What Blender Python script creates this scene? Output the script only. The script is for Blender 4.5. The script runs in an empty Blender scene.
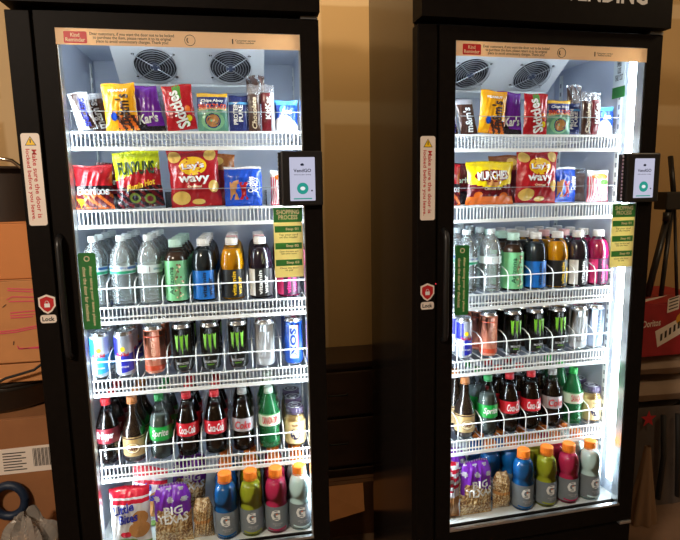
import bpy, math, random
from mathutils import Matrix, Vector
random.seed(7)
SC = bpy.context.scene
COL = SC.collection
PI = math.pi
ZO = 0.43                      # height of the glass bottom above the floor
W, H = 0.583, 1.40             # glass size
U2 = (0.987, -0.0377, -0.012, 0.0408)   # second cooler: offset and slight turn

# ------------------------------------------------------------------ helpers
class MB:
    def __init__(s): s.v=[]; s.f=[]; s.m=[]; s.sm=[]; s.mats=[]
    def mi(s, mat):
        if mat not in s.mats: s.mats.append(mat)
        return s.mats.index(mat)
    def add(s, vs, fs, mat, smooth=False):
        b=len(s.v); s.v += [tuple(p) for p in vs]
        k = s.mi(mat) if not isinstance(mat, list) else None
        for i,f in enumerate(fs):
            s.f.append([b+j for j in f]); s.m.append(k if k is not None else s.mi(mat[i])); s.sm.append(smooth)
        return s
    def box(s, a, b, mat):
        x0,y0,z0=a; x1,y1,z1=b
        vs=[(x0,y0,z0),(x1,y0,z0),(x1,y1,z0),(x0,y1,z0),(x0,y0,z1),(x1,y0,z1),(x1,y1,z1),(x0,y1,z1)]
        return s.add(vs,[(0,3,2,1),(4,5,6,7),(0,1,5,4),(1,2,6,5),(2,3,7,6),(3,0,4,7)],mat)
    def obox(s, c, size, rz, mat, rx=0, ry=0):
        M=Matrix.Translation(c)@Matrix.Rotation(rz,4,'Z')@Matrix.Rotation(ry,4,'Y')@Matrix.Rotation(rx,4,'X')
        hx,hy,hz=[q/2 for q in size]
        vs=[M@Vector(p) for p in [(-hx,-hy,-hz),(hx,-hy,-hz),(hx,hy,-hz),(-hx,hy,-hz),(-hx,-hy,hz),(hx,-hy,hz),(hx,hy,hz),(-hx,hy,hz)]]
        return s.add(vs,[(0,3,2,1),(4,5,6,7),(0,1,5,4),(1,2,6,5),(2,3,7,6),(3,0,4,7)],mat)
    def lathe(s, prof, mat, n=20, c=(0,0,0), flute=None):
        vs=[];fs=[];ms=[]
        for (r,z) in prof:
            for k in range(n):
                a=2*PI*k/n; vs.append((c[0]+r*math.cos(a),c[1]+r*math.sin(a),c[2]+z))
        for i in range(len(prof)-1):
            for k in range(n):
                k2=(k+1)%n; fs.append((i*n+k,i*n+k2,(i+1)*n+k2,(i+1)*n+k))
                ms.append(mat[i] if isinstance(mat,list) else mat)
        return s.add(vs,fs,ms,True)
    def disc(s, c, r, mat, n=20, normal='z', r0=0):
        vs=[]
        for k in range(n):
            a=2*PI*k/n; p=(r*math.cos(a), r*math.sin(a))
            vs.append((c[0]+p[0],c[1]+p[1],c[2]) if normal=='z' else (c[0]+p[0],c[1],c[2]+p[1]))
        return s.add(vs,[tuple(range(n))],mat)
    def tube(s, pts, r, mat, n=5, cap=True):
        pts=[Vector(p) for p in pts]; vs=[];fs=[]
        t=(pts[1]-pts[0]).normalized(); up=Vector((0,0,1)) if abs(t.z)<.9 else Vector((1,0,0))
        u=t.cross(up).normalized()
        for i,p in enumerate(pts):
            if i==0: d=pts[1]-pts[0]
            elif i==len(pts)-1: d=pts[-1]-pts[-2]
            else: d=(pts[i+1]-p).normalized()+(p-pts[i-1]).normalized()
            d.normalize(); u=(u-d*u.dot(d)).normalized(); w=d.cross(u)
            for k in range(n):
                a=2*PI*k/n+PI/n; vs.append(p+u*(r*math.cos(a))+w*(r*math.sin(a)))
        for i in range(len(pts)-1):
            for k in range(n): k2=(k+1)%n; fs.append((i*n+k,i*n+k2,(i+1)*n+k2,(i+1)*n+k))
        if cap: fs.append(tuple(range(n))[::-1]); fs.append(tuple((len(pts)-1)*n+k for k in range(n)))
        return s.add(vs,fs,mat,n>4)
    def sheet(s, nu, nv, fn, mat, smooth=True, flip=False):
        vs=[fn(i/nu,j/nv) for j in range(nv+1) for i in range(nu+1)]; fs=[];ms=[]
        for j in range(nv):
            for i in range(nu):
                a=j*(nu+1)+i; q=(a,a+1,a+nu+2,a+nu+1); fs.append(q[::-1] if flip else q)
                ms.append(mat((i+.5)/nu,(j+.5)/nv) if callable(mat) else mat)
        return s.add(vs,fs,ms,smooth)
    def text(s, txt, w, h, mat, fn, off=0, shear=0, c=(0,0), rot=0, bold=.02, keep=False):
        """lettering fitted into a w x h box centred at c of the flat label, then laid on the surface by fn(x, y)"""
        vs,fs,bw,bh=glyphs(txt,bold,shear)
        sx,sy=w/bw,h/bh
        if keep: sx=sy=min(sx,sy)
        out=[]
        for x,y in vs:
            x*=sx; y*=sy
            X=c[0]+x*math.cos(rot)-y*math.sin(rot); Y=c[1]+x*math.sin(rot)+y*math.cos(rot)
            out.append(fn(X,Y))
        return s.add(out,fs,mat)
    def poly(s, pts, mat, fn): return s.add([fn(x,y) for x,y in pts],[tuple(range(len(pts)))],mat)
    def build(s, name, parent=None, bevel=0, seg=2, subs=0, solid=0):
        me=bpy.data.meshes.new(name); me.from_pydata(s.v,[],s.f)
        for m in s.mats: me.materials.append(m)
        me.polygons.foreach_set('material_index',s.m); me.polygons.foreach_set('use_smooth',s.sm); me.update()
        o=bpy.data.objects.new(name,me); COL.objects.link(o)
        if parent: o.parent=parent
        if bevel:
            b=o.modifiers.new('bevel','BEVEL'); b.width=bevel; b.segments=seg; b.limit_method='ANGLE'; b.angle_limit=.7
        if solid:
            b=o.modifiers.new('solid','SOLIDIFY'); b.thickness=solid; b.offset=0
        return o

_gl={}
def glyphs(txt,bold,shear):
    k=(txt,bold,shear)
    if k in _gl: return _gl[k]
    cu=bpy.data.curves.new('t','FONT'); cu.body=txt; cu.offset=bold; cu.shear=shear; cu.resolution_u=2; cu.size=1; cu.space_line=.85; cu.align_x='CENTER'
    o=bpy.data.objects.new('t',cu); COL.objects.link(o)
    dg=bpy.context.evaluated_depsgraph_get(); dg.update()
    me=bpy.data.meshes.new_from_object(o.evaluated_get(dg))
    vs=[(v.co.x,v.co.y) for v in me.vertices]; fs=[tuple(p.vertices) for p in me.polygons]
    bpy.data.objects.remove(o); bpy.data.curves.remove(cu); bpy.data.meshes.remove(me)
    x0=min(v[0] for v in vs);x1=max(v[0] for v in vs);y0=min(v[1] for v in vs);y1=max(v[1] for v in vs)
    vs=[(v[0]-(x0+x1)/2,v[1]-(y0+y1)/2) for v in vs]
    _gl[k]=(vs,fs,x1-x0,y1-y0); return _gl[k]

def empty(name, loc=(0,0,0), rz=0, label=None, cat=None, group=None):
    o=bpy.data.objects.new(name,None); COL.objects.link(o); o.location=loc; o.rotation_euler=(0,0,rz); o.empty_display_size=.05
    if label: o['label']=label
    if cat: o['category']=cat
    if group: o['group']=group
    return o
def tag(o,label,cat,group=None):
    o['label']=label; o['category']=cat
    if group: o['group']=group
    return o
def structure(o): o['kind']='structure'; return o
def copy_tree(o,parent=None):
    c=o.copy(); COL.objects.link(c)
    if parent: c.parent=parent
    for ch in list(o.children):
        copy_tree(ch,c)
    return c

# ------------------------------------------------------------------ materials
def nodes(m):
    m.use_nodes=True; nt=m.node_tree; return nt, nt.nodes, nt.links
_mc={}
def pm(name,col,rough=.5,metal=0,spec=.5,noise=0,scale=20,coat=0,bump=0,emit=0):
    if name in _mc: return _mc[name]
    m=bpy.data.materials.new(name); nt,N,L=nodes(m); b=N['Principled BSDF']
    b.inputs['Base Color'].default_value=(*col,1); b.inputs['Roughness'].default_value=rough; b.inputs['Metallic'].default_value=metal
    b.inputs['Specular IOR Level'].default_value=spec
    if coat: b.inputs['Coat Weight'].default_value=coat; b.inputs['Coat Roughness'].default_value=.08
    if emit: b.inputs['Emission Color'].default_value=(*col,1); b.inputs['Emission Strength'].default_value=emit
    if noise or bump:
        tc=N.new('ShaderNodeTexCoord'); nz=N.new('ShaderNodeTexNoise'); nz.inputs['Scale'].default_value=scale; nz.inputs['Detail'].default_value=5
        L.new(tc.outputs['Object'],nz.inputs['Vector'])
        if noise:
            r=N.new('ShaderNodeMapRange'); r.inputs[1].default_value=.3; r.inputs[2].default_value=.7; r.inputs[3].default_value=1-noise; r.inputs[4].default_value=1+noise
            L.new(nz.outputs['Fac'],r.inputs[0])
            mx=N.new('ShaderNodeVectorMath'); mx.operation='SCALE'; mx.inputs[0].default_value=col; L.new(r.outputs[0],mx.inputs['Scale'])
            L.new(mx.outputs[0],b.inputs['Base Color'])
        if bump:
            bp=N.new('ShaderNodeBump'); bp.inputs['Strength'].default_value=bump; bp.inputs['Distance'].default_value=.004
            L.new(nz.outputs['Fac'],bp.inputs['Height']); L.new(bp.outputs[0],b.inputs['Normal'])
    _mc[name]=m; return m
def srgb(r,g,b):
    f=lambda c: (c/255/12.92 if c/255<=.04045 else ((c/255+.055)/1.055)**2.4)
    return (f(r),f(g),f(b))
def clear(name,tint=(1,1,1),body=(1,1,1),fac=.15,rough=.05,fres=.35):
    """see-through plastic or glass: transparent, a share of milky body, and a sheen"""
    if name in _mc: return _mc[name]
    m=bpy.data.materials.new(name); nt,N,L=nodes(m); N.remove(N['Principled BSDF']); out=N['Material Output']
    t=N.new('ShaderNodeBsdfTransparent'); t.inputs[0].default_value=(*tint,1)
    d=N.new('ShaderNodeBsdfPrincipled'); d.inputs['Base Color'].default_value=(*body,1); d.inputs['Roughness'].default_value=.2
    g=N.new('ShaderNodeBsdfGlossy'); g.inputs['Roughness'].default_value=rough
    m1=N.new('ShaderNodeMixShader'); m1.inputs[0].default_value=fac; L.new(t.outputs[0],m1.inputs[1]); L.new(d.outputs[0],m1.inputs[2])
    lw=N.new('ShaderNodeLayerWeight'); lw.inputs[0].default_value=fres
    m2=N.new('ShaderNodeMixShader'); L.new(lw.outputs['Fresnel'],m2.inputs[0]); L.new(m1.outputs[0],m2.inputs[1]); L.new(g.outputs[0],m2.inputs[2])
    L.new(m2.outputs[0],out.inputs[0]); _mc[name]=m; return m
def emis(name,col,s):
    if name in _mc: return _mc[name]
    m=bpy.data.materials.new(name); nt,N,L=nodes(m); N.remove(N['Principled BSDF'])
    e=N.new('ShaderNodeEmission'); e.inputs[0].default_value=(*col,1); e.inputs[1].default_value=s; L.new(e.outputs[0],N['Material Output'].inputs[0]); _mc[name]=m; return m

BLACK=pm('black_powder_coat',(.0068,.0050,.0040),.5,spec=.05,noise=.15,scale=60)
SIDE=pm('black_gloss_side',(.012,.010,.009),.17,spec=.9)
BLACK2=pm('black_plastic',(.010,.010,.011),.35)
DARK=pm('dark_rubber',(.006,.006,.006),.7)
SILVER=pm('silver_trim',(.62,.64,.66),.28,metal=.9)
LINER=pm('grey_white_liner',(.50,.56,.68),.45,noise=.05,scale=8)
FLOORL=pm('white_liner_floor',(.80,.84,.84),.4)
WHITE=pm('white_coated_wire',(.86,.88,.88),.35)
HOUSE=pm('white_housing',(.74,.77,.80),.45)
GLASS=clear('door_glass',(.97,.985,.98),(1,1,1),0,.02,.06)
ACRY=clear('clear_acrylic',(.985,.99,.99),(.9,.95,1),0,.04,.04)
LED=emis('led_white',(.86,.94,1.0),27)
def backlit(name,col,t=.45):
    m=pm(name,col,.6); nt,N,L=nodes(m); tr=N.new('ShaderNodeBsdfTranslucent'); tr.inputs[0].default_value=(*col,1); mx=N.new('ShaderNodeMixShader'); mx.inputs[0].default_value=t
    L.new(N['Principled BSDF'].outputs[0],mx.inputs[1]); L.new(tr.outputs[0],mx.inputs[2]); L.new(mx.outputs[0],N['Material Output'].inputs[0]); return m
PAPER=backlit('cream_sticker',srgb(250,222,184))
STICK=pm('white_sticker',srgb(232,218,205),.5)
RED=pm('red_print',srgb(190,25,30),.5)
TXT=pm('dark_print',srgb(50,40,30),.6)
GREEN=backlit('green_sticker',srgb(62,140,75))
YEL=pm('yellow_print',srgb(245,200,30),.5)
CREAM=pm('cream_print',srgb(240,225,185),.5)
WPR=pm('white_print',(.85,.85,.85),.5)
KPR=pm('black_print',(.012,.012,.012),.4)
PC=lambda n,r,g,b,ro=.35,**k: pm(n,srgb(r,g,b),ro,**k)

def plane(o,ux=(1,0,0),uy=(0,0,1),n=(0,-1,0),off=0):
    o,ux,uy,n=map(Vector,(o,ux,uy,n))
    return lambda x,y: tuple(o+ux*x+uy*y+n*off)
def rrect(w,h,r,n=4,c=(0,0)):
    p=[]
    for cx,cy,a in ((w/2-r,h/2-r,0),(-w/2+r,h/2-r,PI/2),(-w/2+r,-h/2+r,PI),(w/2-r,-h/2+r,3*PI/2)):
        for k in range(n+1):
            t=a+PI/2*k/n; p.append((c[0]+cx+r*math.cos(t),c[1]+cy+r*math.sin(t)))
    return p
def slab(mb,pts,fn0,fn1,mat):
    """thin solid from an outline: fn0 back, fn1 front"""
    n=len(pts); vs=[fn0(*p) for p in pts]+[fn1(*p) for p in pts]
    fs=[tuple(range(n))[::-1],tuple(range(n,2*n))]+[(k,(k+1)%n,n+(k+1)%n,n+k) for k in range(n)]
    mb.add(vs,fs,mat)

# ------------------------------------------------------------------ the cooler
SHZ=[1.170,0.965,0.699,0.493,0.235]        # shelf deck heights above the glass bottom
SNAME=['top shelf','second shelf','middle shelf','fourth shelf','fifth shelf']
SHY=.10
LANES={1:{2:[.0075,.081,.1535,.2265,.303,.383,.464,.545],3:[.002,.068,.150,.230,.309,.389,.468,.553],4:[.0055,.0775,.153,.230,.311,.393,.472,.550]},
       2:{2:[.106,.187,.263,.341,.417,.491,.5655],3:[.101,.185,.268,.346,.426,.505,.566],4:[.108,.187,.263,.340,.418,.496,.5675]}}
X0,X1,YB=-.032,.605,.470                    # inner walls

def make_shelf(i,root,unit):
    z=SHZ[i]; xa,xb=-.010,.590; mb=MB(); r=.0014
    n=56
    for k in range(n+1):
        x=xa+(xb-xa)*k/n
        mb.tube([(x,SHY+.006,z-.0022),(x,SHY+.002,z-.0022),(x,SHY,z-.004),(x,SHY,z-.044)],r*1.25,WHITE,4,cap=False)
        if k%3==0: mb.tube([(x,YB-.02,z-.0022),(x,SHY+.004,z-.0022)],r*.9,WHITE,4,cap=False)
    for y in (SHY+.002,.29,YB-.02): mb.tube([(xa,y,z-.0045),(xb,y,z-.0045)],.002,WHITE,5)
    for x in (xa,xb): mb.tube([(x,YB-.02,z-.0045),(x,SHY,z-.0045)],.003,WHITE,5)
    mb.box((xa-.002,SHY-.003,z-.0045),(xb+.002,SHY+.0005,z),WHITE)
    mb.box((xa-.002,SHY-.004,z-.050),(xb+.002,SHY+.001,z-.040),WHITE)
    if i>=2: mb.box((xa-.002,SHY-.003,z-.0310),(xb+.002,SHY+.0005,z-.0275),WHITE)
    sh=mb.build('wire_shelf',root)
    if i>=2:
        zr=z+.052; mb=MB()
        ln=LANES[unit][i]; xe=[xa+.002]+[(ln[k]+ln[k+1])/2 for k in range(len(ln)-1)]+[xb-.002]
        if unit==2: xe.insert(1,ln[0]-.040)
        for x in (xe[0],xe[-1]): mb.tube([(x,SHY-.001,z-.003),(x,SHY-.001,zr)],.0017,WHITE,5)
        for x in xe[1:-1]:
            mb.tube([(x,SHY-.001,z-.003),(x,SHY-.001,zr),(x,SHY+.008,zr+.012),(x,SHY+.035,zr+.022),(x,YB-.03,zr+.022),(x,YB-.03,z)],.0017,WHITE,5)
        mb.tube([(xa,SHY-.002,zr),(xb,SHY-.002,zr)],.0018,WHITE,5)
        mb.build('wire_divider',sh)
    else:
        mb=MB(); mb.box((xa,SHY+.003,z+.001),(xb,SHY+.0055,z+.052),ACRY)
        for x in {(1,0):(),(2,0):(),(1,1):(.214,.487),(2,1):()}[(unit,i)]:
            mb.box((x-.001,SHY+.006,z+.001),(x+.001,YB-.05,z+.045),ACRY)
        mb.build('clear_tray_guard',sh)
        mb=MB(); mb.box((xa,SHY+.002,z+.0510),(xb,SHY+.006,z+.0525),pm('acrylic_edge',(.34,.37,.39),.3)); mb.build('tray_edge',sh)

def make_unit(unit,footlen):
    root=empty('vending_cooler')
    # insulated body with an open front
    mb=MB()
    mb.box((-.100,.042,-.37),(X0-.002,.485,1.70),SIDE)
    mb.box((X1+.002,.042,-.37),(.628,.485,1.70),SIDE)
    mb.box((X0-.002,YB+.002,-.37),(X1+.002,.485,1.445),BLACK)
    mb.box((X0-.002,.042,-.37),(X1+.002,YB+.002,-.014),BLACK)
    mb.box((X0-.002,.042,1.432),(X1+.002,YB+.002,1.445),BLACK)
    mb.build('cabinet',root)
    mb=MB()     # liner: side walls with shelf slots, back, ceiling
    mb.box((X0-.002,.042,-.004),(X0,YB,1.430),LINER); mb.box((X1,.042,-.004),(X1+.002,YB,1.430),LINER)
    mb.box((X0,YB,-.004),(X1,YB+.002,1.430),LINER); mb.box((X0,.042,1.428),(X1,YB,1.432),LINER)
    ln=mb.build('liner',root)
    mb=MB(); mb.box((X0,.020,-.012),(X1,YB,-.001),FLOORL); mb.build('liner_floor',root)
    mb=MB(); SL=pm('slot_grey',(.22,.25,.28),.6)
    for sx in (0,1):
        xw=X0+.0005 if sx==0 else X1-.0035
        for yy in (.125,.43):
            mb.box((xw,yy-.009,.02),(xw+.003,yy+.009,1.41),FLOORL)
            for k in range(46):
                zz=.04+k*.0295; xx=xw+(.003 if sx==0 else -.0006); mb.box((xx,yy-.0035,zz),(xx+.0006,yy+.0035,zz+.014),SL)
    mb.build('shelf_standard',ln)
    for i in range(5): make_shelf(i,root,unit)
    # light strips
    for x0,x1 in ((X0+.001,X0+.011),(X1-.011,X1-.001)):
        mb=MB(); mb.box((x0 if x0<.2 else x1-.004,.040,.05),(x0+.004 if x0<.2 else x1,.088,1.405),pm('led_channel',(.8,.82,.84),.4)); c=mb.build('light_strip',root,bevel=.001)
        mb=MB(); sg=1 if x0<.2 else -1; xb=x0+.0045 if x0<.2 else x1-.0045
        mb.sheet(6,1,lambda u,v:(xb+sg*.010*math.sin(PI*u),.064-.020*math.cos(PI*u),.055+v*1.345),LED,smooth=True,flip=(sg<0)); mb.build('led_diffuser',c)
    # evaporator fan housing, face sloping back
    mb=MB(); xa,xb=.068,.503; ya,za,yb,zb=.240,1.422,.358,1.340
    vs=[(xa,ya,za),(xb,ya,za),(xb,yb,zb),(xa,yb,zb),(xa,YB-.001,za),(xb,YB-.001,za),(xb,YB-.001,zb),(xa,YB-.001,zb)]
    mb.add(vs,[(3,2,1,0),(0,1,5,4),(4,7,3,0),(1,2,6,5),(7,6,2,3),(4,5,6,7)],HOUSE)
    mb.add([(xa+.01,yb-.006,zb-.001),(xb-.01,yb-.006,zb-.001),(xb-.01,YB-.02,zb-.010),(xa+.01,YB-.02,zb-.010),(xa+.01,yb-.006,zb-.008),(xb-.01,yb-.006,zb-.008)],[(0,1,5,4),(4,5,2,3)],FLOORL)
    hs=mb.build('fan_housing',root,bevel=.002)
    sl=Vector((0,yb-ya,zb-za)).normalized(); nrm=Vector((0,-(za-zb),-(yb-ya))).normalized()   # outward
    for cx in (.183,.402):
        c=Vector((cx,(ya+yb)/2,(za+zb)/2))
        fn=lambda off: plane(c,(1,0,0),-sl,nrm,off)
        mb=MB(); f0=fn(.0006); mb.add([f0(.060*math.cos(2*PI*k/32),.060*math.sin(2*PI*k/32)) for k in range(32)],[tuple(range(32))],pm('fan_shadow_box',(.02,.022,.03),.7))
        op=mb.build('fan_opening',hs)
        mb=MB(); f=fn(.003)
        for b in range(5):
            a0=2*PI*b/5+.3
            pts=[(.012*math.cos(a0),.012*math.sin(a0)),(.054*math.cos(a0-.1),.054*math.sin(a0-.1)),(.056*math.cos(a0+.35),.056*math.sin(a0+.35)),(.050*math.cos(a0+.8),.050*math.sin(a0+.8)),(.014*math.cos(a0+.9),.014*math.sin(a0+.9))]
            mb.poly(pts,pm('fan_blade_grey',(.07,.07,.08),.5),f)
        mb.poly([(.015*math.cos(2*PI*k/16),.015*math.sin(2*PI*k/16)) for k in range(16)],pm('fan_hub_blue',(.10,.12,.20),.4),fn(.005))
        mb.build('fan_blades',hs)
        mb=MB(); f=fn(.009)
        for rr in (.062,.054,.046,.038,.030,.022,.014):
            mb.tube([f(rr*math.cos(2*PI*k/28),rr*math.sin(2*PI*k/28)) for k in range(29)],.0009 if rr<.06 else .0014,SILVER,4,cap=False)
        for a in (PI/4,3*PI/4,5*PI/4,7*PI/4):
            mb.tube([f(.008*math.cos(a),.008*math.sin(a)),f(.078*math.cos(a),.066*math.sin(a)*1.0),fn(.001)(.080*math.cos(a),.066*math.sin(a))],.0014,SILVER,4)
            mb.poly([(.080*math.cos(a)+.005*math.cos(t*PI/4),.060*math.sin(a)+.003*math.sin(t*PI/4)) for t in range(8)],DARK,fn(.0012))
        mb.build('fan_guard',hs)
    # header and its lettering
    mb=MB(); mb.box((-.105,-.027,1.447),(.631,.040,1.70),BLACK); mb.box((X0-.0018,.040,1.447),(X1+.0018,.485,1.699),BLACK); hd=mb.build('header',root)
    mb=MB(); mb.text('VENDING',.255,.052,pm('silver_letter',(.62,.58,.54),.4),plane((.4215,-.0275,1.530)),bold=.03)
    mb.build('header_lettering',hd)
    # fixed lock column left of the door
    mb=MB(); mb.box((-.106,0,-.36),(-.052,.040,1.436),BLACK); colm=mb.build('lock_column',root,bevel=.002)
    mb=MB(); mb.box((-.052,.012,-.36),(-.046,.042,1.43),DARK); mb.build('door_gap_seal',root)
    mb=MB(); f=plane((-.0765,-.0002,1.044)); f2=plane((-.0765,-.001,1.044)); slab(mb,rrect(.042,.222,.006),f,f2,STICK)
    f=plane((-.0765,-.0013,1.044))
    mb.poly([(-.013,.082),(.013,.082),(0,.104)],KPR,f); mb.poly([(-.0105,.0835),(.0105,.0835),(0,.1015)],YEL,plane((-.0765,-.0016,1.044)))
    mb.poly([(-.001,.088),(.001,.088),(.0015,.097),(-.0015,.097)],KPR,plane((-.0765,-.0019,1.044)))
    mb.text('Make sure the door is',.165,.011,RED,f,c=(.006,-.010),rot=-PI/2,bold=.015); mb.text('locked before you leave.',.172,.012,RED,f,c=(-.0095,-.012),rot=-PI/2,bold=.015)
    mb.build('lock_notice',colm)
    mb=MB(); sx,sz=-.0755,.722; f=plane((sx,-.001,sz))
    sh=[(-.020,.030),(0,.038),(.020,.030),(.020,.008),(.010,-.006),(0,-.012),(-.010,-.006),(-.020,.008)]
    slab(mb,sh,plane((sx,-.0002,sz)),f,STICK); slab(mb,rrect(.038,.021,.006,c=(0,-.025)),plane((sx,-.0002,sz)),plane((sx,-.0012,sz)),STICK)
    mb.poly([(a*.80,.013+(b-.013)*.80) for a,b in sh],RED,plane((sx,-.0013,sz))); mb.poly(rrect(.013,.010,.001,c=(0,.010)),WPR,plane((sx,-.0016,sz)))
    mb.tube([plane((sx,-.0018,sz))(.0042*math.cos(PI*k/6),.0155+.006*math.sin(PI*k/6)) for k in range(7)],.0007,WPR,4)
    mb.text('Lock',.029,.011,KPR,plane((sx,-.0015,sz)),c=(0,-.025),bold=.03)
    mb.build('lock_sticker',colm)
    mb=MB(); mb.lathe([(0,-.001),(.0015,-.001),(.0015,.001),(0,.001)],emis('red_indicator',(1,.05,.08),1.2),10,(-.047,.009,.755)); mb.build('indicator_light',root)
    # door frame
    mb=MB(); x0,x1,z0,z1=-.044,.631,-.056,1.436
    mb.box((x0,0,z0),(0,.036,z1),BLACK); mb.box((W,0,z0),(x1,.036,z1),BLACK); mb.box((0,0,H),(W,.036,z1),BLACK); mb.box((0,0,z0),(W,.036,0),BLACK)
    dr=mb.build('door',root)
    mb=MB(); t=.0045
    t=.003; mb.box((0,.006,.006),(t,.034,H),SILVER); mb.box((W-t,.006,.006),(W,.034,H),SILVER); mb.box((t,.006,H-t),(W-t,.034,H),SILVER); mb.box((0,-.001,0),(W,.012,.006),SILVER); mb.box((t,.022,0),(W-t,.030,.003),BLACK)
    mb.build('glass_trim',dr)
    mb=MB(); mb.box((.0005,.0012,.0065),(W-.0005,.0052,H-.0005),GLASS); mb.build('door_glass',dr)
    mb=MB(); hx=-.030     # long pull handle
    mb.tube([(hx,.001,.905),(hx,-.018,.897),(hx,-.022,.88),(hx,-.022,.62),(hx,-.018,.603),(hx,.001,.595)],.008,BLACK2,10); mb.build('door_handle',dr)
    mb=MB(); mb.box((.585,-.006,-.066),(.628,.030,-.057),SILVER); mb.build('lower_hinge',dr,bevel=.002)
    mb=MB(); mb.box((.585,-.004,1.4365),(.628,.030,1.444),pm('dull_hinge',(.2,.2,.2),.4,metal=.7)); mb.build('upper_hinge',dr)
    # stickers on the glass (on its room side)
    yf=.0010; P=lambda off: plane((0,yf-off,0))
    mb=MB(); slab(mb,[(.001,1.361),(W-.001,1.361),(W-.001,1.3985),(.001,1.3985)],P(0),P(.0006),PAPER); f=P(.0009)
    mb.poly(rrect(.052,.027,.003,c=(.045,1.3780)),RED,f); mb.text('Kind\nReminder',.044,.020,CREAM,P(.0012),c=(.045,1.378),bold=.01)
    mb.text('Dear customers, if you want the door not to be locked\nto purchase the item, please return it to its original\nplace to avoid unnecessary charges. Thank you!',.195,.026,TXT,f,c=(.175,1.378),bold=.01)
    mb.tube([P(.001)(.310+.0125*math.cos(2*PI*k/24),1.378+.0125*math.sin(2*PI*k/24)) for k in range(25)],.0007,TXT,4,cap=False)
    mb.tube([P(.001)(.310+.007*math.cos(a),1.378+.007*math.sin(a)) for a in [PI*.75+k*.25 for k in range(8)]],.0015,TXT,4)
    mb.text('Customer service\nhotline number',.050,.010,TXT,f,c=(.445,1.378),bold=.01); mb.box((.412,yf-.0012,1.372),(.415,yf-.0007,1.384),TXT)
    mb.build('reminder_strip',dr)
    mb=MB(); slab(mb,rrect(.042,.198,.005,c=(.027,.762)),P(0),P(.0006),GREEN); f=P(.0009)
    mb.tube([f(.027+.006*math.cos(2*PI*k/16),.846+.006*math.sin(2*PI*k/16)) for k in range(17)],.0012,CREAM,4,cap=False)
    mb.text('After taking your items please',.155,.009,CREAM,f,c=(.033,.750),rot=-PI/2,bold=.01); mb.text('close the door for checkout',.140,.009,CREAM,f,c=(.019,.755),rot=-PI/2,bold=.01)
    mb.build('green_notice',dr)
    mb=MB(); xa,xb,za,zb=.4985,.5755,.776,.963; slab(mb,[(xa,za),(xb,za),(xb,zb),(xa,zb)],P(0),P(.0006),backlit('pale_yellow_sticker',srgb(240,230,170))); f=P(.0009); g=P(.0012); xc=(xa+xb)/2
    mb.poly([(xa,.924),(xb,.924),(xb,zb),(xa,zb)],GREEN,f); mb.text('SHOPPING\nPROCESS',.060,.026,CREAM,g,c=(xc,.944),bold=.02)
    for k,z in enumerate((.905,.860,.815)):
        mb.poly([(xa+.003,z-.008),(xb-.003,z-.008),(xb-.003,z+.009),(xa+.003,z+.009)],GREEN,f)
        mb.text('Step 0%d'%(k+1),.034,.009,CREAM,g,c=(xc+.010,z),bold=.02)
        mb.text(('Tap your card\non the reader','Open the door and\ntake your items','Close the door\nto pay')[k],.050,.012,TXT,f,c=(xc,z-.0175),bold=.005)
    mb.build('shopping_steps_sticker',dr)
    # card terminal on the door
    tx0,tx1,tz0,tz1=.522,.630,.967,1.108
    mb=MB(); mb.box((tx0,-.024,tz0),(tx1,-.0005,tz1),BLACK2); tm=mb.build('payment_terminal',dr,bevel=.004)
    mb=MB(); mb.box((tx0-.006,-.0115,tz0+.003),(tx0+.002,.010,tz1-.003),BLACK2)
    for k in range(13): mb.box((tx0-.0075,-.014,tz0+.008+k*.010),(tx0-.0060,-.0085,tz0+.014+k*.010),SILVER)
    mb.build('terminal_bracket',tm)
    sc=MB(); F=plane((.5765,-.0243,1.036)); sc.poly(rrect(.066,.112,.002),emis('screen_lit',srgb(205,205,228),.85),F)
    TE=emis('screen_teal',srgb(50,165,150),.8); DK=emis('screen_dark',srgb(60,60,80),.5); F=plane((.5765,-.0247,1.036))
    sc.text('VendGO',.046,.009,DK,F,c=(0,.022),bold=.02); sc.text('Unlock the door to shop',.044,.0035,DK,F,c=(0,.011)); sc.poly([(-.004,.034),(.004,.034),(.005,.038),(0,.041),(-.005,.038)],DK,F)
    sc.poly([(.015*math.cos(2*PI*k/24),-.024+.015*math.sin(2*PI*k/24)) for k in range(24)],TE,F); sc.poly([(.005*math.cos(2*PI*k/12)*1.3,-.024+.005*math.sin(2*PI*k/12)) for k in range(12)],emis('screen_white',(.9,.95,.95),.9),plane((.5765,-.0250,1.036)))
    sc.poly([(-.024,-.052),(.024,-.052),(.024,-.049),(-.024,-.049)],TE,F); sc.poly(rrect(.004,.004,.001,c=(.024,-.030)),DK,F)
    sc.build('terminal_screen',tm)
    # lower panel and feet
    mb=MB(); mb.box((-.052,.004,-.36),(.631,.040,-.068),BLACK)
    for k in range(9): mb.box((.02,.001,-.33+k*.022),(.56,.0045,-.322+k*.022),DARK)
    mb.build('kick_panel',root)
    for x in (-.08,.60):
        for y in (.05,.45):
            mb=MB(); mb.lathe([(0,0),(.022,0),(.022,.012),(.010,.016),(.010,footlen),(0,footlen)],DARK,14,(x,y,-.37-footlen)); mb.build('levelling_foot',root)
    if unit==2:
        mb=MB(); mb.box((X1-.0050,.104,1.285),(X1-.0040,.156,1.416),pm('label_white',(.6,.66,.68),.5)); mb.box((X1-.0056,.103,1.285),(X1-.0042,.157,1.318),GREEN); mb.box((X1-.0056,.103,1.410),(X1-.0042,.157,1.416),GREEN)
        mb.text('ENERGY\nGUIDE\nYEARLY COST',.034,.06,TXT,lambda x,y:(X1-.0060,.130-x,1.366+y)); mb.build('energy_label',root)
    return root

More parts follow.
